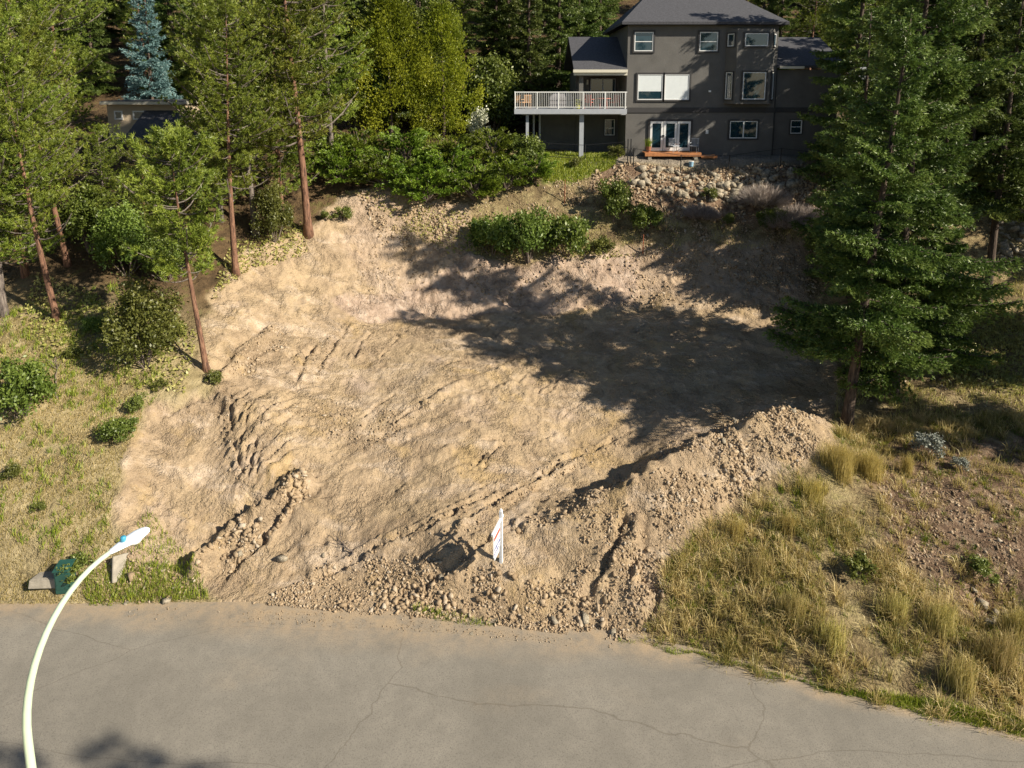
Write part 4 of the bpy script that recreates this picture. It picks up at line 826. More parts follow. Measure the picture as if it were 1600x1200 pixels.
for a in [('tall_grass_clump',1312,735,1500,1.5,1.05,M['gold'],'tall golden grass clump touching the end of the dirt heap'), ('tall_grass_clump',1358,742,1300,1.3,.95,M['gold'],'tall golden grass clump left of the bare dark soil'),
          ('tall_grass_clump',1416,742,420,.5,.85,M['gold'],'narrow golden grass clump standing alone left of the sagebrush'), ('tall_grass_clump',1270,778,900,1.3,.6,M['gold'],'lower straw yellow grass clump below the dirt heap'),
          ('long_grass_clump',1470,985,800,1.3,.95,M['straw'],'long pale grass clump bending over below the rocky hollow'), ('long_grass_clump',1560,1040,900,1.4,1.0,M['straw'],'long pale grass clump in the lower right corner'),
          ('long_grass_clump',1400,965,600,1.1,.8,M['straw'],'long pale grass clump in the middle of the right slope'), ('long_grass_clump',1180,900,500,1.0,.75,M['straw'],'long pale grass clump near the left edge of the right slope'), ('long_grass_clump',1240,965,600,1.1,.8,M['straw'],'long pale grass clump low on the slope below the dirt heap trench'), ('long_grass_clump',1150,840,500,.9,.7,M['gold'],'yellowish grass clump against the foot of the dirt heap'), ('long_grass_clump',1300,1010,600,1.2,.8,M['straw'],'long pale grass clump above the roadside below the bright weed'), ('long_grass_clump',1500,1075,700,1.2,.9,M['straw'],'long pale grass clump nearest to the road at lower right'), ('long_grass_clump',1230,830,500,1.0,.7,M['gold'],'yellowish grass clump halfway up the right slope'), ('long_grass_clump',1590,990,600,1.0,1.0,M['straw'],'long pale grass clump cut by the right frame edge')]: clump(*a)

# ------------------------------------------------------------------ grey house
FY = 47.7                                          # front wall plane
def HX(px): return at(px, 180, FY).x
def HZ(py, Y=FY): return at(900, py, Y).z
house = empty('grey_house', (15, FY, 11.6)); hl_ = Vector((15, FY, 11.6))
tag(house, 'three storey grey stucco house with white framed windows and a side deck', 'house')
def hb(name, mat, x0, x1, y0, y1, z0, z1, parent=None, bevel=0):
    m = MB().box(x0, x1, y0, y1, z0, z1); o = m.build(name, mat, parent or house, bevel=bevel)
    if (parent or house) is house: o.matrix_parent_inverse = Matrix.Translation(-hl_)
    else: pass
    return o
XL, XR, XR2 = HX(978), HX(1209), HX(1310)
hb('wall', M['stucco'], XL, XR, FY, FY+9, 11.3, 20.6)
hb('wall', M['stucco'], XR, XR2, FY+.25, FY+9, 11.3, 17.6)
hb('wall', M['stucco'], HX(911)-.2, XL, FY+3.4, FY+9, 11.3, 17.3)
hb('band', M['trim'], XL-.03, XR+.05, FY-.05, FY+.1, HZ(176), HZ(168))
hb('band', M['trim'], XR+.05, XR2, FY+.2, FY+.35, HZ(176), HZ(168))
def gable(name, x0, x1, y0, y1, z0, rise, mat, over=.35, hip=0.0, parent=None, th=.18):
    """roof with ridge along X"""
    ym = (y0+y1)/2; a, b, c, d = x0-over, x1+over, y0-over, y1+over; v = []
    for t in (0, th): v += [(a, c, z0+t), (b, c, z0+t), (b, d, z0+t), (a, d, z0+t), (a+hip, ym, z0+rise+t), (b-hip, ym, z0+rise+t)]
    f = [(0, 1, 5, 4), (2, 3, 4, 5), (3, 0, 4), (1, 2, 5), (6, 7, 11, 10), (8, 9, 10, 11), (9, 6, 10), (7, 8, 11), (0, 1, 7, 6), (1, 2, 8, 7), (2, 3, 9, 8), (3, 0, 6, 9)]
    o = MB().poly(v, f).build(name, mat, parent or house)
    if (parent or house) is house: o.matrix_parent_inverse = Matrix.Translation(-hl_)
    return o
gable('roof', XL, XR, FY, FY+9, 20.6, 2.6, M['shingle'], .5, 2.8)
lx0 = HX(893)+.1
# side wing: roof slopes up to the back, its front eave over the deck
zz = HZ(112); v = [(lx0, FY-.2, zz), (XL, FY-.2, zz), (XL, FY+4.8, zz+2.5), (lx0, FY+4.8, zz+2.5), (XL, FY+9, zz+.3), (lx0, FY+9, zz+.3)]
v2 = v + [(x, y, z+.16) for x, y, z in v]
o = MB().poly(v2, [(0, 3, 2, 1), (3, 5, 4, 2), (6, 7, 8, 9), (9, 8, 10, 11), (0, 1, 7, 6), (0, 6, 9, 3), (3, 9, 11, 5), (1, 2, 8, 7), (2, 4, 10, 8), (4, 5, 11, 10)]).build('roof', M['shingle'], house); o.matrix_parent_inverse = Matrix.Translation(-hl_)
hb('gutter', M['cream'], lx0-.05, XL, FY-.32, FY-.2, zz-.06, zz+.14)
hb('fascia', M['cream'], lx0, XL, FY-.19, FY-.08, zz-.25, zz-.02)
hb('soffit', M['trim'], lx0+.05, XL, FY-.07, FY+3.3, zz-.2, zz-.05)
hb('roof_post', M['stucco'], HX(904)+.02, HX(911), FY+.15, FY+.42, 14.95, zz-.22)
# right wing roof
zr = HZ(106); v = [(XR+.003, FY-.1, zr), (XR2+.3, FY-.1, zr), (XR2+.3, FY+4.5, zr+2.2), (XR+.003, FY+4.5, zr+2.2)]
v2 = v + [(x, y, z+.16) for x, y, z in v]
o = MB().poly(v2, [(0, 3, 2, 1), (4, 5, 6, 7), (0, 1, 5, 4), (0, 4, 7, 3), (1, 2, 6, 5), (2, 3, 7, 6)]).build('roof', M['shingle'], house); o.matrix_parent_inverse = Matrix.Translation(-hl_)
hb('gutter', M['cream'], XR+.15, HX(1250), FY-.22, FY-.1, zr-.06, zr+.1)
def window(x0, x1, z0, z1, y, panes=1, surround=.11, blind=0, split=None, parent_loc=hl_, mframe=None, rz=0, sill=True, meet=None):
    """surround (part) with frame, panes, blind as sub-parts; built at origin then set on the wall"""
    w = x1-x0; h = z1-z0; c = Vector(((x0+x1)/2, y, z0)); mf = mframe or M['white']
    s = surround; m = MB(); m.box(-w/2-s, -w/2, -.08, .02, -s, h+s).box(w/2, w/2+s, -.08, .02, -s, h+s).box(-w/2, w/2, -.08, .02, -s, 0).box(-w/2, w/2, -.08, .02, h, h+s)
    W_ = m.build('window', M['trim'], house); W_.location = c-parent_loc; W_.rotation_euler = (0, 0, rz)
    f = .06; m = MB(); m.box(-w/2, -w/2+f, -.06, .01, 0, h).box(w/2-f, w/2, -.06, .01, 0, h).box(-w/2+f, w/2-f, -.06, .01, 0, f).box(-w/2+f, w/2-f, -.06, .01, h-f, h)
    for i in range(1, panes): xx = -w/2 + w*i/panes; m.box(xx-.04, xx+.04, -.058, .01, f, h-f)
    if meet: m.box(-w/2+f, w/2-f, -.05, .01, h*meet-.025, h*meet+.025)
    m.build('frame', mf, W_)
    for i in range(panes):
        a = -w/2 + w*i/panes + (.04 if i else f); b = -w/2 + w*(i+1)/panes - (.04 if i < panes-1 else f)
        MB().box(a, b, -.022, -.012, f, h-f).build('pane', M['glass'], W_)
        bl = blind[i] if isinstance(blind, (list, tuple)) else blind
        if bl: MB().box(a+.01, b-.01, -.034, -.026, f+(h-2*f)*(1-bl), h-f).build('blind', M['blind'], W_)
    return W_
g = lambda a, b, c, d, **k: window(HX(a), HX(b), HZ(d), HZ(c), FY, **k)
g(988, 1017, 50, 80, meet=.5); g(1088, 1116, 50, 80, meet=.5)
window(HX(995), HX(1034), HZ(156), HZ(116), FY, blind=.68); window(HX(1036.5), HX(1075), HZ(156), HZ(116), FY, blind=1.0, surround=.11)
g(1141, 1184, 189, 216, panes=2, blind=[.0, .0])
window(HX(1238), HX(1256), HZ(209), HZ(188), FY+.25, meet=.5, surround=.07)
window(HX(953)+.1, HX(970)+.1, HZ(217), HZ(190), FY+3.4, meet=.45, surround=.06)
# patio slider on the deck
window(HX(922)+.35, HX(963)+.4, 14.98, HZ(123)+.05, FY+3.4, panes=2, surround=.05, mframe=M['greypaint'])
# french doors
x0, x1 = HX(1016), HX(1080); zb = HZ(236)+.03; zt = HZ(189)
m = MB(); m.box(x0-.12, x0, FY-.09, FY+.02, zb, zt+.12).box(x1, x1+.12, FY-.09, FY+.02, zb, zt+.12).box(x0, x1, FY-.09, FY+.02, zt, zt+.12)
fd = m.build('french_door', M['trim'], house); fd.matrix_parent_inverse = Matrix.Translation(-hl_)
w3 = (x1-x0)/3
for i in range(3):
    a = x0+w3*i+.02; b = a+w3-.04; m = MB(); s = .15
    m.box(a, a+s, FY-.07, FY-.005, zb, zt-.02).box(b-s, b, FY-.07, FY-.005, zb, zt-.02).box(a+s, b-s, FY-.07, FY-.005, zb, zb+.22).box(a+s, b-s, FY-.07, FY-.005, zt-.17, zt-.02)
    o = m.build('door_leaf', M['door'], fd); o2 = MB().box(a+s, b-s, FY-.04, FY-.03, zb+.22, zt-.17).build('pane', M['glass'], fd)
    if i < 2: MB().box((b if i == 0 else a+.05)-.06, (b if i == 0 else a+.05)-.02, FY-.12, FY-.07, zb+.95, zb+1.1).build('handle', M['darkmetal'], fd)
# two storey bay
bx0, bx1 = HX(1129)-.02, HX(1206); pr = .75; sx = .45
for (za, zb_) in ((HZ(160), HZ(104)), (HZ(77), 20.2)):
    pass
def bay(z0, z1, mat):
    v = []; 
    for z in (z0, z1): v += [(bx0, FY+.05, z), (bx0+sx+.1, FY-pr, z), (bx1-sx-.1, FY-pr, z), (bx1, FY+.05, z)]
    o = MB().poly(v, [(0, 1, 2, 3), (4, 7, 6, 5), (0, 4, 5, 1), (1, 5, 6, 2), (2, 6, 7, 3), (3, 7, 4, 0)]).build('bay', mat, house); o.matrix_parent_inverse = Matrix.Translation(-hl_)
bay(HZ(162), 20.3, M['stucco'])
for (z0, z1) in ((HZ(155), HZ(113)), (HZ(73), 20.0)):
    window(HX(1152)-.0, HX(1187), z0, z1, FY-pr, surround=.10, blind=0)
    ang = math.atan2(pr+.05, sx+.1)
    for sgn, cx_ in ((-1, bx0+(sx+.1)/2), (1, bx1-(sx+.1)/2)):
        cy_ = FY-pr/2+.025; w_ = .55
        W_ = window(-w_/2, w_/2, z0, z1, 0, surround=.07); W_.location = Vector((cx_, cy_, z0))-hl_; W_.rotation_euler = (0, 0, sgn*ang)
# deck
dx0 = HX(804); dz = HZ(170)
dk = hb('deck', M['greypaint'], dx0, XL-.003, FY-.35, FY+3.38, dz-.16, dz)
hb('deck_fascia', M['greypaint'], dx0-.02, XL-.003, FY-.42, FY-.353, dz-.34, dz+.01)
hb('deck_beam', M['greypaint'], dx0+.5, XL-.01, FY+.0, FY+.2, dz-.42, dz-.17)
for px, w_ in ((824, .2), (909, .3)):
    X = HX(px); hb('deck_post', M['greypaint'], X-w_/2, X+w_/2, FY+.0-.03, FY+w_-.03, gz(X, FY)-.4, dz-.345)
for px in (836, 846): X = HX(px); hb('deck_post', M['greypaint'], X-.07, X+.07, FY+2.6, FY+2.75, gz(X, FY+2.7)-.4, dz-.17)
hb('lower_wall', M['stucco'], dx0+2.0, HX(911)-.21, FY+3.5, FY+3.7, 11.2, dz-.17)
rail = hb('railing', M['rail'], dx0, XL-.01, FY-.34, FY-.28, HZ(144)-.03, HZ(144)+.04)
def rp(name, m):
    o = m.build(name, M['rail'], rail); return o
rp('bottom_rail', MB().box(dx0, XL-.01, FY-.33, FY-.29, dz+.10, dz+.15))
for px in (805, 839, 872, 910, 944, 975.5): X = HX(px); rp('rail_post', MB().box(X-.035, X+.035, FY-.35, FY-.27, dz, HZ(144)-.03))
bal = MB().box(-.011, .011, -.011, .011, 0, HZ(144)-.03-(dz+.15)).mesh('baluster', M['rail'])
nb_ = 62
for i in range(nb_):
    X = dx0 + .08 + (XL-dx0-.16)*i/(nb_-1); link('baluster', bal, rail, (X, FY-.31, dz+.15))
rp('side_rail', MB().box(dx0, dx0+.05, FY-.27, FY+3.3, HZ(144)-.03, HZ(144)+.03))
for i in range(16): link('baluster', bal, rail, (dx0+.025, FY-.1+i*.2, dz+.15))
hb('wall_light', M['white'], HX(1103.5), HX(1107.5), FY-.1, FY-.003, HZ(209), HZ(203)); hb('wall_light', M['white'], HX(1105), HX(1108.5), FY-.13, FY-.003, HZ(144), HZ(141))
hb('wall_lamp', M['cream'], HX(917)+.3, HX(918)+.38, FY+3.25, FY+3.39, HZ(132), HZ(124))
hb('downspout', M['trim'], XR+.06, XR+.13, FY+.12, FY+.198, 11.6, zr-.05)
for i in range(3): pass

# things on deck and terrace
DZ = dz+.003
def thing(name, loc, label, cat, group=None, rz=0): return tag(empty(name, loc, rz), label, cat, group)
t = thing('grill', (HX(878), FY+.9, DZ), 'large barbecue under a grey cover on the deck behind the railing', 'barbecue')
MB().poly([(-.85,-.35,0),(.85,-.35,0),(.85,.35,0),(-.85,.35,0),(-.85,-.35,.75),(.85,-.35,.75),(.85,.35,.75),(-.85,.35,.75),(-.45,-.25,1.2),(.45,-.25,1.2),(.45,.25,1.2),(-.45,.25,1.2)],
   [(0,1,5,4),(1,2,6,5),(2,3,7,6),(3,0,4,7),(4,5,9,8),(5,6,10,9),(6,7,11,10),(7,4,8,11),(8,9,10,11),(3,2,1,0)]).build('cover', M['greycover'], t, bevel=.04)
for z in (.25, .55): MB().box(-.87, .87, -.37, -.352, z, z+.03).build('strap', M['trim'], t)
def chair(name, loc, rz, mat, label, group=None, h=.95):
    t = thing(name, loc, label, 'chair', group, rz); MB().box(-.27, .27, -.27, .27, .40, .46).build('seat', mat, t, bevel=.01)
    m = MB()
    for k in range(6): x = -.23+k*.092; m.box(x-.018, x+.018, .24, .27, .46, h-.05)
    m.box(-.27, .27, .235, .28, h-.05, h).build('backrest', mat, t)
    lg = MB().tube([(0, 0, 0), (0, 0, .4)], .018, 6).mesh('leg', mat)
    for x in (-.24, .24):
        for y in (-.24, .24): link('leg', lg, t, (x, y, 0))
        MB().box(x*1.1-.025, x*1.1+.025, -.25, .25, .62, .65).build('armrest', mat, t)
    return t
chair('wicker_chair', (HX(812), FY+.4, DZ), 2.4, M['wicker'], 'tan wicker armchair at the left end of the deck', 'tan wicker chairs on the deck')
chair('wicker_chair', (HX(823), FY+.7, DZ), 3.4, M['wicker'], 'tan wicker armchair on the deck, the one nearer to the covered barbecue', 'tan wicker chairs on the deck')
chair('red_chair', (HX(922), FY+.7, DZ), 2.6, M['redcloth'], 'red chair left of the round table on the deck')
chair('red_chair', (HX(963), FY+.9, DZ), -2.6, M['redcloth'], 'red chair right of the round table beside the house wall')
t = thing('round_table', (HX(945), FY+.7, DZ), 'round red garden table on the deck in front of the patio door', 'table')
m = MB(); m.tube([(0, 0, .68), (0, 0, .72)], .5, 20).build('tabletop', M['redcloth'], t)
for a in range(4): c_, s_ = math.cos(a*1.571+.6), math.sin(a*1.571+.6); MB().tube([(c_*.35, s_*.35, 0), (c_*.3, s_*.3, .68)], .02, 6).build('leg', M['redcloth'], t)
t = thing('potted_plant', (HX(903), FY+.1, DZ), 'small yellow green potted plant beside the deck post', 'plant')
MB().tube([(0, 0, 0), (0, 0, .25)], [.12, .16], 10).build('pot', M['yellow'], t)
a_ = rnd(90, 0, 6.28); link('leaves', mk3('leaves', [leaves(np.stack([np.cos(a_)*rnd(90, 0, .2), np.sin(a_)*rnd(90, 0, .2), rnd(90, .25, .62)], -1), .07, rnd(90, .5, 1))], M['verge'], 4), t)
# wooden platform below the french doors
wp = thing('wooden_platform', ((HX(1005)+HX(1092))/2, FY-.55, 11.6), 'low orange stained wooden platform in front of the french doors', 'platform'); hw = (HX(1092)-HX(1005))/2
for i in range(6): y = -.5+i*.17; MB().box(-hw, hw, y, y+.155, .34, .38).build('plank', M['cedarwood'], wp)
MB().box(-hw, hw, -.53, -.503, .14, .375).build('front_board', M['cedarwood'], wp)
for x in (-hw+.35, hw-.35): MB().box(x-.12, x+.12, -.48, -.3, -.1, .14).build('leg', M['concrete'], wp)
stp = thing('wooden_step', (HX(1105), FY-.55, 11.6), 'lower wooden step at the right end of the platform', 'step')
MB().box(-.55, .55, -.4, .3, .14, .19).build('tread', M['cedarwood'], stp); MB().box(-.55, .55, -.42, -.402, 0, .185).build('riser', M['cedarwood'], stp)
chair('bistro_chair', (HX(1052), FY-.55, 11.985), .4, M['greypaint'], 'light metal garden chair in front of the middle door leaf')
chair('bistro_chair', (HX(1083), FY-.6, 11.985), -.5, M['greypaint'], 'light metal garden chair at the right end of the platform')
t = thing('planter', (HX(1012), FY-.65, 11.985), 'tall terracotta pot with a spiky plant at the left end of the platform', 'planter')
MB().tube([(0, 0, 0), (0, 0, .35), (0, 0, .4)], [.13, .2, .21], 12).build('pot', M['terracotta'], t); Pn = np.zeros((120, 3)); Pn[:, 2] = .38; Pn[:, :2] = RNG.normal(size=(120, 2))*.07
bladeobj('plant', Pn, rnd(120, .4, .85), .012, rnd(120, .2, .9), rnd(120, .1, .7), M['verge'], t)
t = thing('bucket', (HX(1075), FY-1.35, gz(HX(1075), FY-1.35)), 'pale blue bucket on the gravel in front of the wooden platform', 'bucket')
MB().tube([(0, 0, 0), (0, 0, .33)], [.14, .17], 14).build('pail', M['bluebucket'], t); MB().tube([(0, 0, .33), (0, 0, .36)], .175, 14).build('lid', M['white'], t)
# black metal fence along the top of the bank
def fence(pts, label, top=1.25):
    f = thing('metal_fence', pts[0], label, 'fence'); o0 = Vector(pts[0])
    pm = MB().tube([(0, 0, -.3), (0, 0, top+.05)], .035, 8).mesh('fence_post', M['darkmetal'])
    for p in pts: link('fence_post', pm, f, Vector(p)-o0)
    for a, b in zip(pts, pts[1:]):
        a = Vector(a)-o0; b = Vector(b)-o0
        for h_ in (top, .12): MB().tube([a+Vector((0, 0, h_)), b+Vector((0, 0, h_))], .018, 6).build('rail', M['darkmetal'], f)
        n = int((b-a).length/.22); m = MB()
        for i in range(1, n): p = a.lerp(b, i/n); m.tube([p+Vector((0, 0, .12)), p+Vector((0, 0, top))], .0035, 3, False)
        m.build('wire_panel', M['darkmetal'], f)['kind'] = 'stuff'
    return f
def fp(px, Y): x = at(px, 250, Y).x; return Vector((x, Y, gz(x, Y)))
fence([fp(842, 47.2), fp(914, 47.0), fp(976, 46.9)], 'black wire fence in front of the space under the deck', 1.05)
fence([fp(990, 45.7), fp(1064, 45.6), fp(1140, 45.6), fp(1220, 45.7), fp(1300, 45.9)], 'black wire fence along the top of the boulder slope', 1.25)
gt = thing('metal_gate', fp(984, 46.1), 'narrow black metal gate at the left corner of the grey house', 'gate')
for dx_ in (-.18, .02): MB().box(dx_, dx_+.06, -.03, .03, -.2, 1.7).build('gate_post', M['darkmetal'], gt)
for z in (.3, 1.1): MB().box(-.6, -.18, -.015, .015, z, z+.03).build('gate_rail', M['darkmetal'], gt)
for i, (px, py, h_, lab) in enumerate([(882,318,1.5,'thin dark wooden stake on the bank above the green bushes'), (1004,398,1.2,'thin rusty stake standing in the shaded bank')]):
    o = MB().tube([(0, 0, -.2), (.02, 0, h_)], .03, 6).build('stake', M['rustpost'], None, loc=on(px, py)); tag(o, lab, 'stake')

# ------------------------------------------------------------------ beige house at left and far grey house
LY = 48.5
bh = thing('beige_house', at(235, 255, LY), 'beige stucco house with dark roof half hidden in the left wood', 'house'); bo = bh.location.copy()
def bb(name, mat, x0, x1, y0, y1, z0, z1):
    o = MB().box(x0, x1, y0, y1, z0, z1).build(name, mat, bh); o.matrix_parent_inverse = Matrix.Translation(-bo); return o
LX = lambda px: at(px, 190, LY).x
LZ = lambda py: at(200, py, LY).z
bb('wall', M['beige'], LX(150), LX(285), LY, LY+8, LZ(300), LZ(226))
bb('upper_wall', M['beige'], LX(130), LX(252), LY+3, LY+8, LZ(226), LZ(165))
v = [(LX(192), LY-.5, LZ(224)), (LX(272), LY-.5, LZ(224)), (LX(262), LY+3, LZ(186)+.35), (LX(192), LY+3, LZ(186)+.35)]; v += [(x, y, z+.15) for x, y, z in v]
o = MB().poly(v, [(0,3,2,1),(4,5,6,7),(0,1,5,4),(1,2,6,5),(2,3,7,6),(3,0,4,7)]).build('roof', M['shingle'], bh); o.matrix_parent_inverse = Matrix.Translation(-bo)
bb('flat_roof', M['cream'], LX(125), LX(256), LY+2.5, LY+8.4, LZ(165), LZ(160)); bb('flat_roof', M['shingle'], LX(126), LX(255), LY+2.6, LY+8.3, LZ(160)+.001, LZ(160)+.05)
v = [(LX(266), LY-.8, LZ(300)), (LX(330), LY-.8, LZ(300)), (LX(330), LY-.8, LZ(235)), (LX(298), LY-.8, LZ(196)), (LX(266), LY-.8, LZ(235))]; n = 5; v += [(x, LY+5, z) for x, y, z in v]
o = MB().poly(v, [(0,1,2,3,4),(9,8,7,6,5),(0,5,6,1),(1,6,7,2),(4,9,5,0)]).build('gable_wall', M['beige'], bh); o.matrix_parent_inverse = Matrix.Translation(-bo)
for sg in (-1, 1):
    xe = LX(298)+sg*(LX(336)-LX(298)); xr_ = LX(298); za, zb2 = LZ(240), LZ(194)
    v = [(xe, LY-1.1, za), (xr_, LY-1.1, zb2), (xr_, LY+5, zb2), (xe, LY+5, za)]; v += [(x, y, z+.15) for x, y, z in v]
    o = MB().poly(v, [(0,3,2,1),(4,5,6,7),(0,1,5,4),(1,2,6,5),(2,3,7,6),(3,0,4,7)]).build('gable_roof', M['shingle'], bh); o.matrix_parent_inverse = Matrix.Translation(-bo)
for a, b in ((180, 193), (209, 230)):
    sc = (LY+3)/LY; x0, x1 = LX(a)*sc, LX(b)*sc; z0 = at(200, 187, LY+3).z; z1 = at(200, 173, LY+3).z
    m = MB(); f = .1; m.box(x0, x0+f, LY+2.93, LY+3.01, z0, z1).box(x1-f, x1, LY+2.93, LY+3.01, z0, z1).box(x0+f, x1-f, LY+2.93, LY+3.01, z0, z0+f).box(x0+f, x1-f, LY+2.93, LY+3.01, z1-f, z1)
    o = m.build('window', M['white'], bh); o.matrix_parent_inverse = Matrix.Translation(-bo); o2 = MB().box(x0+f, x1-f, LY+2.97, LY+2.99, z0+f, z1-f).build('pane', M['glass'], o)
m = MB(); x0, x1 = LX(208), LX(224); o = MB().box(x0, x1, LY-.06, LY-.003, LZ(262), LZ(232)).build('door', M['interior'], bh); o.matrix_parent_inverse = Matrix.Translation(-bo)
fh = thing('far_house', at(1450, 200, 62), 'corner of a grey house with white fascia seen through the firs at top right', 'house'); fo_ = fh.location.copy()
X1 = at(1446, 80, 62).x
for nm, mt, bx in (('wall', M['greypaint'], (X1-6, X1, 62, 69, 11, 19.3)), ('fascia', M['white'], (X1, X1+.25, 61.7, 69.3, 18.6, 19.5)), ('roof', M['shingle'], (X1-6.3, X1+.4, 61.6, 69.4, 19.5, 19.8))):
    o = MB().box(*bx).build(nm, mt, fh); o.matrix_parent_inverse = Matrix.Translation(-fo_)

# ------------------------------------------------------------------ street lamp
lx, ly = -7.62, 9.25
lamp = thing('street_lamp', (lx, ly, 0.0), 'pale green curved street lamp with white head over the road at lower left', 'street lamp')
D_ = Vector((0.95, 1.25, 0)).normalized(); reach = 1.62; pts = [Vector((0, 0, z)) for z in (0, 2, 4, 5.5, 6.4)]; rr = [.095, .085, .075, .068, .064]
for i in range(1, 15):
    a = i/14*math.pi/2*.93; pts.append(Vector((0, 0, 6.4)) + D_*(reach*(1-math.cos(a))) + Vector((0, 0, 2.45*math.sin(a)))); rr.append(.064-.026*i/14)
MB().tube(pts[:3], rr[:3], 20, True).build('pole', M['lampgreen'], lamp, True); MB().tube(pts[2:], rr[2:], 20, True).build('arm', M['lampgreen'], lamp, True)
MB().tube([(0, 0, 0), (0, 0, .05)], .2, 16).build('base_plate', M['lampgreen'], lamp)
hd = pts[-1]; dirn = (D_*.97 + Vector((0, 0, .12))).normalized(); L_ = .64; hp, hr = [], []
for t_, r_ in ((-.06, .05), (0, .065), (.12, .085), (.3, .11), (.5, .135), (.68, .14), (.85, .115), (.95, .08), (1, .02)): hp.append(hd+dirn*(L_*t_)); hr.append(r_)
mh = MB().tube(hp, hr, 20)
cz = hd.z; mh.v = [(x, y, z0_) if False else (x, y, (z0_-(hd+dirn*((Vector((x, y, z0_))-hd).dot(dirn))).z)*(.55 if z0_ > (hd+dirn*((Vector((x, y, z0_))-hd).dot(dirn))).z else .35) + (hd+dirn*((Vector((x, y, z0_))-hd).dot(dirn))).z) for x, y, z0_ in mh.v]
mh.build('lamp_head', M['lampwhite'], lamp, True)
c = hd+dirn*(L_*.32); MB().tube([c+Vector((0, 0, .04)), c+Vector((0, 0, .13)), c+Vector((0, 0, .145))], [.045, .045, .03], 12).build('photocell', M['photocell'], lamp, True)
c = hd+dirn*(L_*.6); MB().tube([c+Vector((0, 0, -.05)), c+Vector((0, 0, -.085)), c+Vector((0, 0, -.1))], [.12, .10, .04], 14).build('lens', M['lens'], lamp, True)

# ------------------------------------------------------------------ for-sale sign
sp = on(783, 877); sg = thing('sale_sign', sp, 'white real estate sign post with hanging panel standing on the rubble', 'sign'); e = Vector((-.29, -.957, 0)).normalized(); pn = Vector((e.y, -e.x, 0))
rz_ = math.atan2(e.y, e.x); sg.rotation_euler = (0, 0, rz_)
MB().box(-.05, .05, -.05, .05, -.3, 1.83).box(-.03, .03, -.03, .03, 1.831, 1.88).build('post', M['signwhite'], sg, bevel=.006)
MB().box(.05, .90, -.035, .035, 1.50, 1.58).box(-.18, -.05, -.035, .035, 1.50, 1.58).build('arm', M['signwhite'], sg, bevel=.004)
pan = MB().box(.12, .80, -.012, .012, .68, 1.44).build('panel', M['signwhite'], sg)
for x in (.2, .72): MB().tube([(x, 0, 1.44), (x, 0, 1.5)], .008, 5).build('hook', M['darkmetal'], sg)
for s in (-1, 1):
    y0, y1 = (s*.0125, s*.0165) if s > 0 else (-.0165, -.0125)
    MB().box(.16, .76, y0, y1, 1.22, 1.34).build('red_band', M['signred'], pan)
    m = MB()
    for a in range(5): m.box(.18+a*.115, .24+a*.115, y0, y1, 1.02+.03*(a % 2), 1.09)
    m.build('small_print', M['signblue'], pan)
    m = MB()
    for r_, (za, zb3) in enumerate(((.86, .96), (.72, .81))):
        for a in range(6): m.box(.16+a*.103, .16+a*.103+(.06 if (a+r_) % 3 else .085), y0, y1, za, zb3-.02*((a*r_) % 2))
    m.build('blue_print', M['signblue'], pan)
MB().box(.22, .70, -.01, .01, .52, .66).build('rider', M['signwhite'], sg)

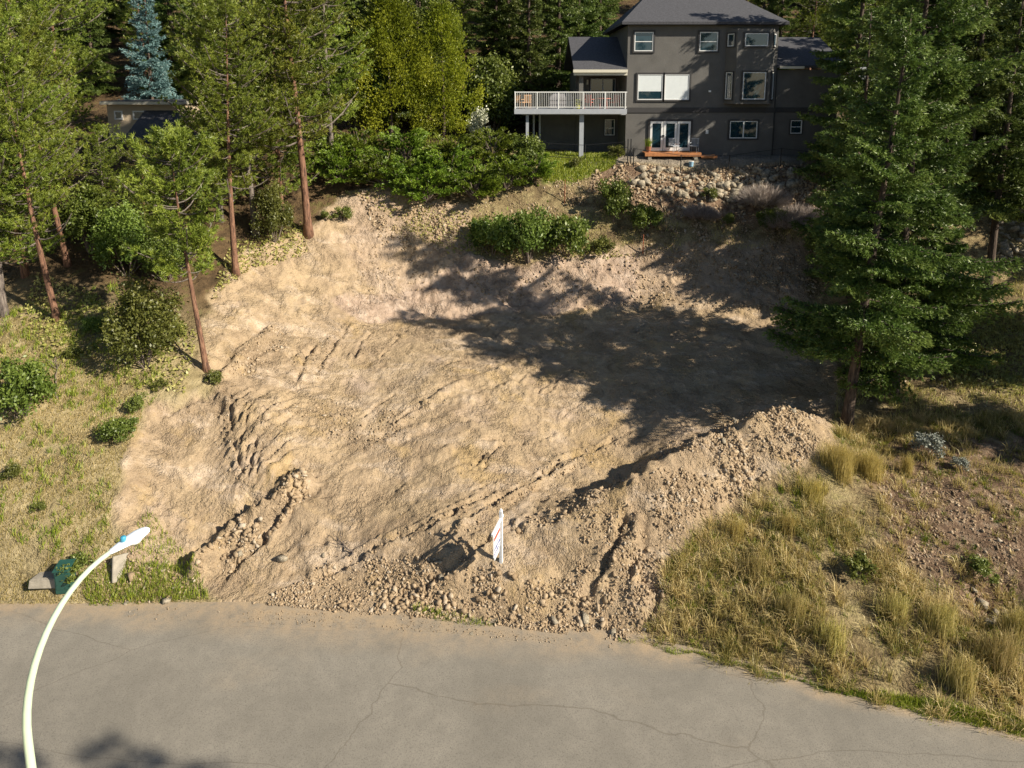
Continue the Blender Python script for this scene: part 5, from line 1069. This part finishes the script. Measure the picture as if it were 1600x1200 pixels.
# ------------------------------------------------------------------ utility box, slabs, fallen branches
p = on(104, 915); ub = thing('utility_box', p, 'dark green metal utility box behind the street lamp arm', 'utility box', rz=.12); ub.scale = (.8, .8, .85)
MB().box(-.28, .28, -.3, .25, -.15, .80).build('cabinet', M['boxgreen'], ub, bevel=.015); MB().poly([(-.31,-.34,.80),(.31,-.34,.80),(.31,.28,.88),(-.31,.28,.88),(-.31,-.34,.83),(.31,-.34,.83),(.31,.28,.93),(-.31,.28,.93)],[(3,2,1,0),(4,5,6,7),(0,1,5,4),(1,2,6,5),(2,3,7,6),(3,0,4,7)]).build('lid', M['boxgreen'], ub)
MB().box(-.22, .22, -.32, -.302, .05, .7).build('door', M['boxgreen'], ub); MB().box(.14, .18, -.34, -.321, .35, .45).build('handle', M['darkmetal'], ub)
p = on(72, 912); sl = MB().poly([(-.45,-.25,0),(.4,-.32,0),(.5,.2,0),(-.3,.3,0),(-.43,-.2,.3),(.38,-.27,.36),(.46,.18,.34),(-.28,.27,.24)],[(3,2,1,0),(4,5,6,7),(0,1,5,4),(1,2,6,5),(2,3,7,6),(3,0,4,7)]).build('stone_slab', M['concrete'], None, bevel=.03, loc=p+Vector((0, 0, -.05)), rot=(0, .1, .25)); tag(sl, 'pale broken slab lying left of the green utility box', 'slab')
p = on(188, 900); sl = MB().box(-.26, .26, -.05, .05, -.2, .6).build('leaning_slab', M['concrete'], None, bevel=.015, loc=p, rot=(-.35, .25, .9)); tag(sl, 'grey concrete slab leaning in the weeds right of the lamp arm', 'slab')
p = on(208, 900); link_ = link('rock_block', smesh[3], None, p, (0, .2, 1), (.24, .2, .2)); tag(link_, 'blocky brown rock beside the leaning slab', 'rock')
def branch(px, py, L, rz, seed, label):
    rg = random.Random(seed); m = MB(); pts = [Vector((-L/2+L*i/6, rg.uniform(-.06, .06), .05+rg.uniform(0, .06))) for i in range(7)]; m.tube(pts, [.035-.004*i for i in range(7)], 6)
    for i in range(7): p = pts[rg.randrange(1, 6)]; m.tube([p, p+Vector((rg.uniform(.1, .5), rg.uniform(-.5, .5), rg.uniform(.02, .25)))], [.012, .004], 4)
    p = on(px, py); x = .4; sl_ = (gz(p.x+x*math.cos(rz), p.y+x*math.sin(rz))-p.z)/x
    tag(m.build('fallen_branch', M['drywood'], None, loc=p, rot=(0, -math.atan(sl_), rz)), label, 'branch')
branch(88, 590, 2.4, 2.1, 1, 'grey dead branch lying on the dry slope below the leaning pines'); branch(540, 858, 1.0, 2.4, 2, 'small dead twig lying on the dirt left of the sign'); branch(286, 556, 2.0, -.6, 3, 'fallen dark limb between the olive bush and the rim pine')

nt_ = 0; seen = set()
for o in bpy.data.objects:
    if o.type == 'MESH' and o.data.name not in seen: seen.add(o.data.name); nt_ += sum(1 for _ in ()) + len(o.data.loops) - 2*len(o.data.polygons)
print('unique tris', nt_, 'objects', len(bpy.data.objects))
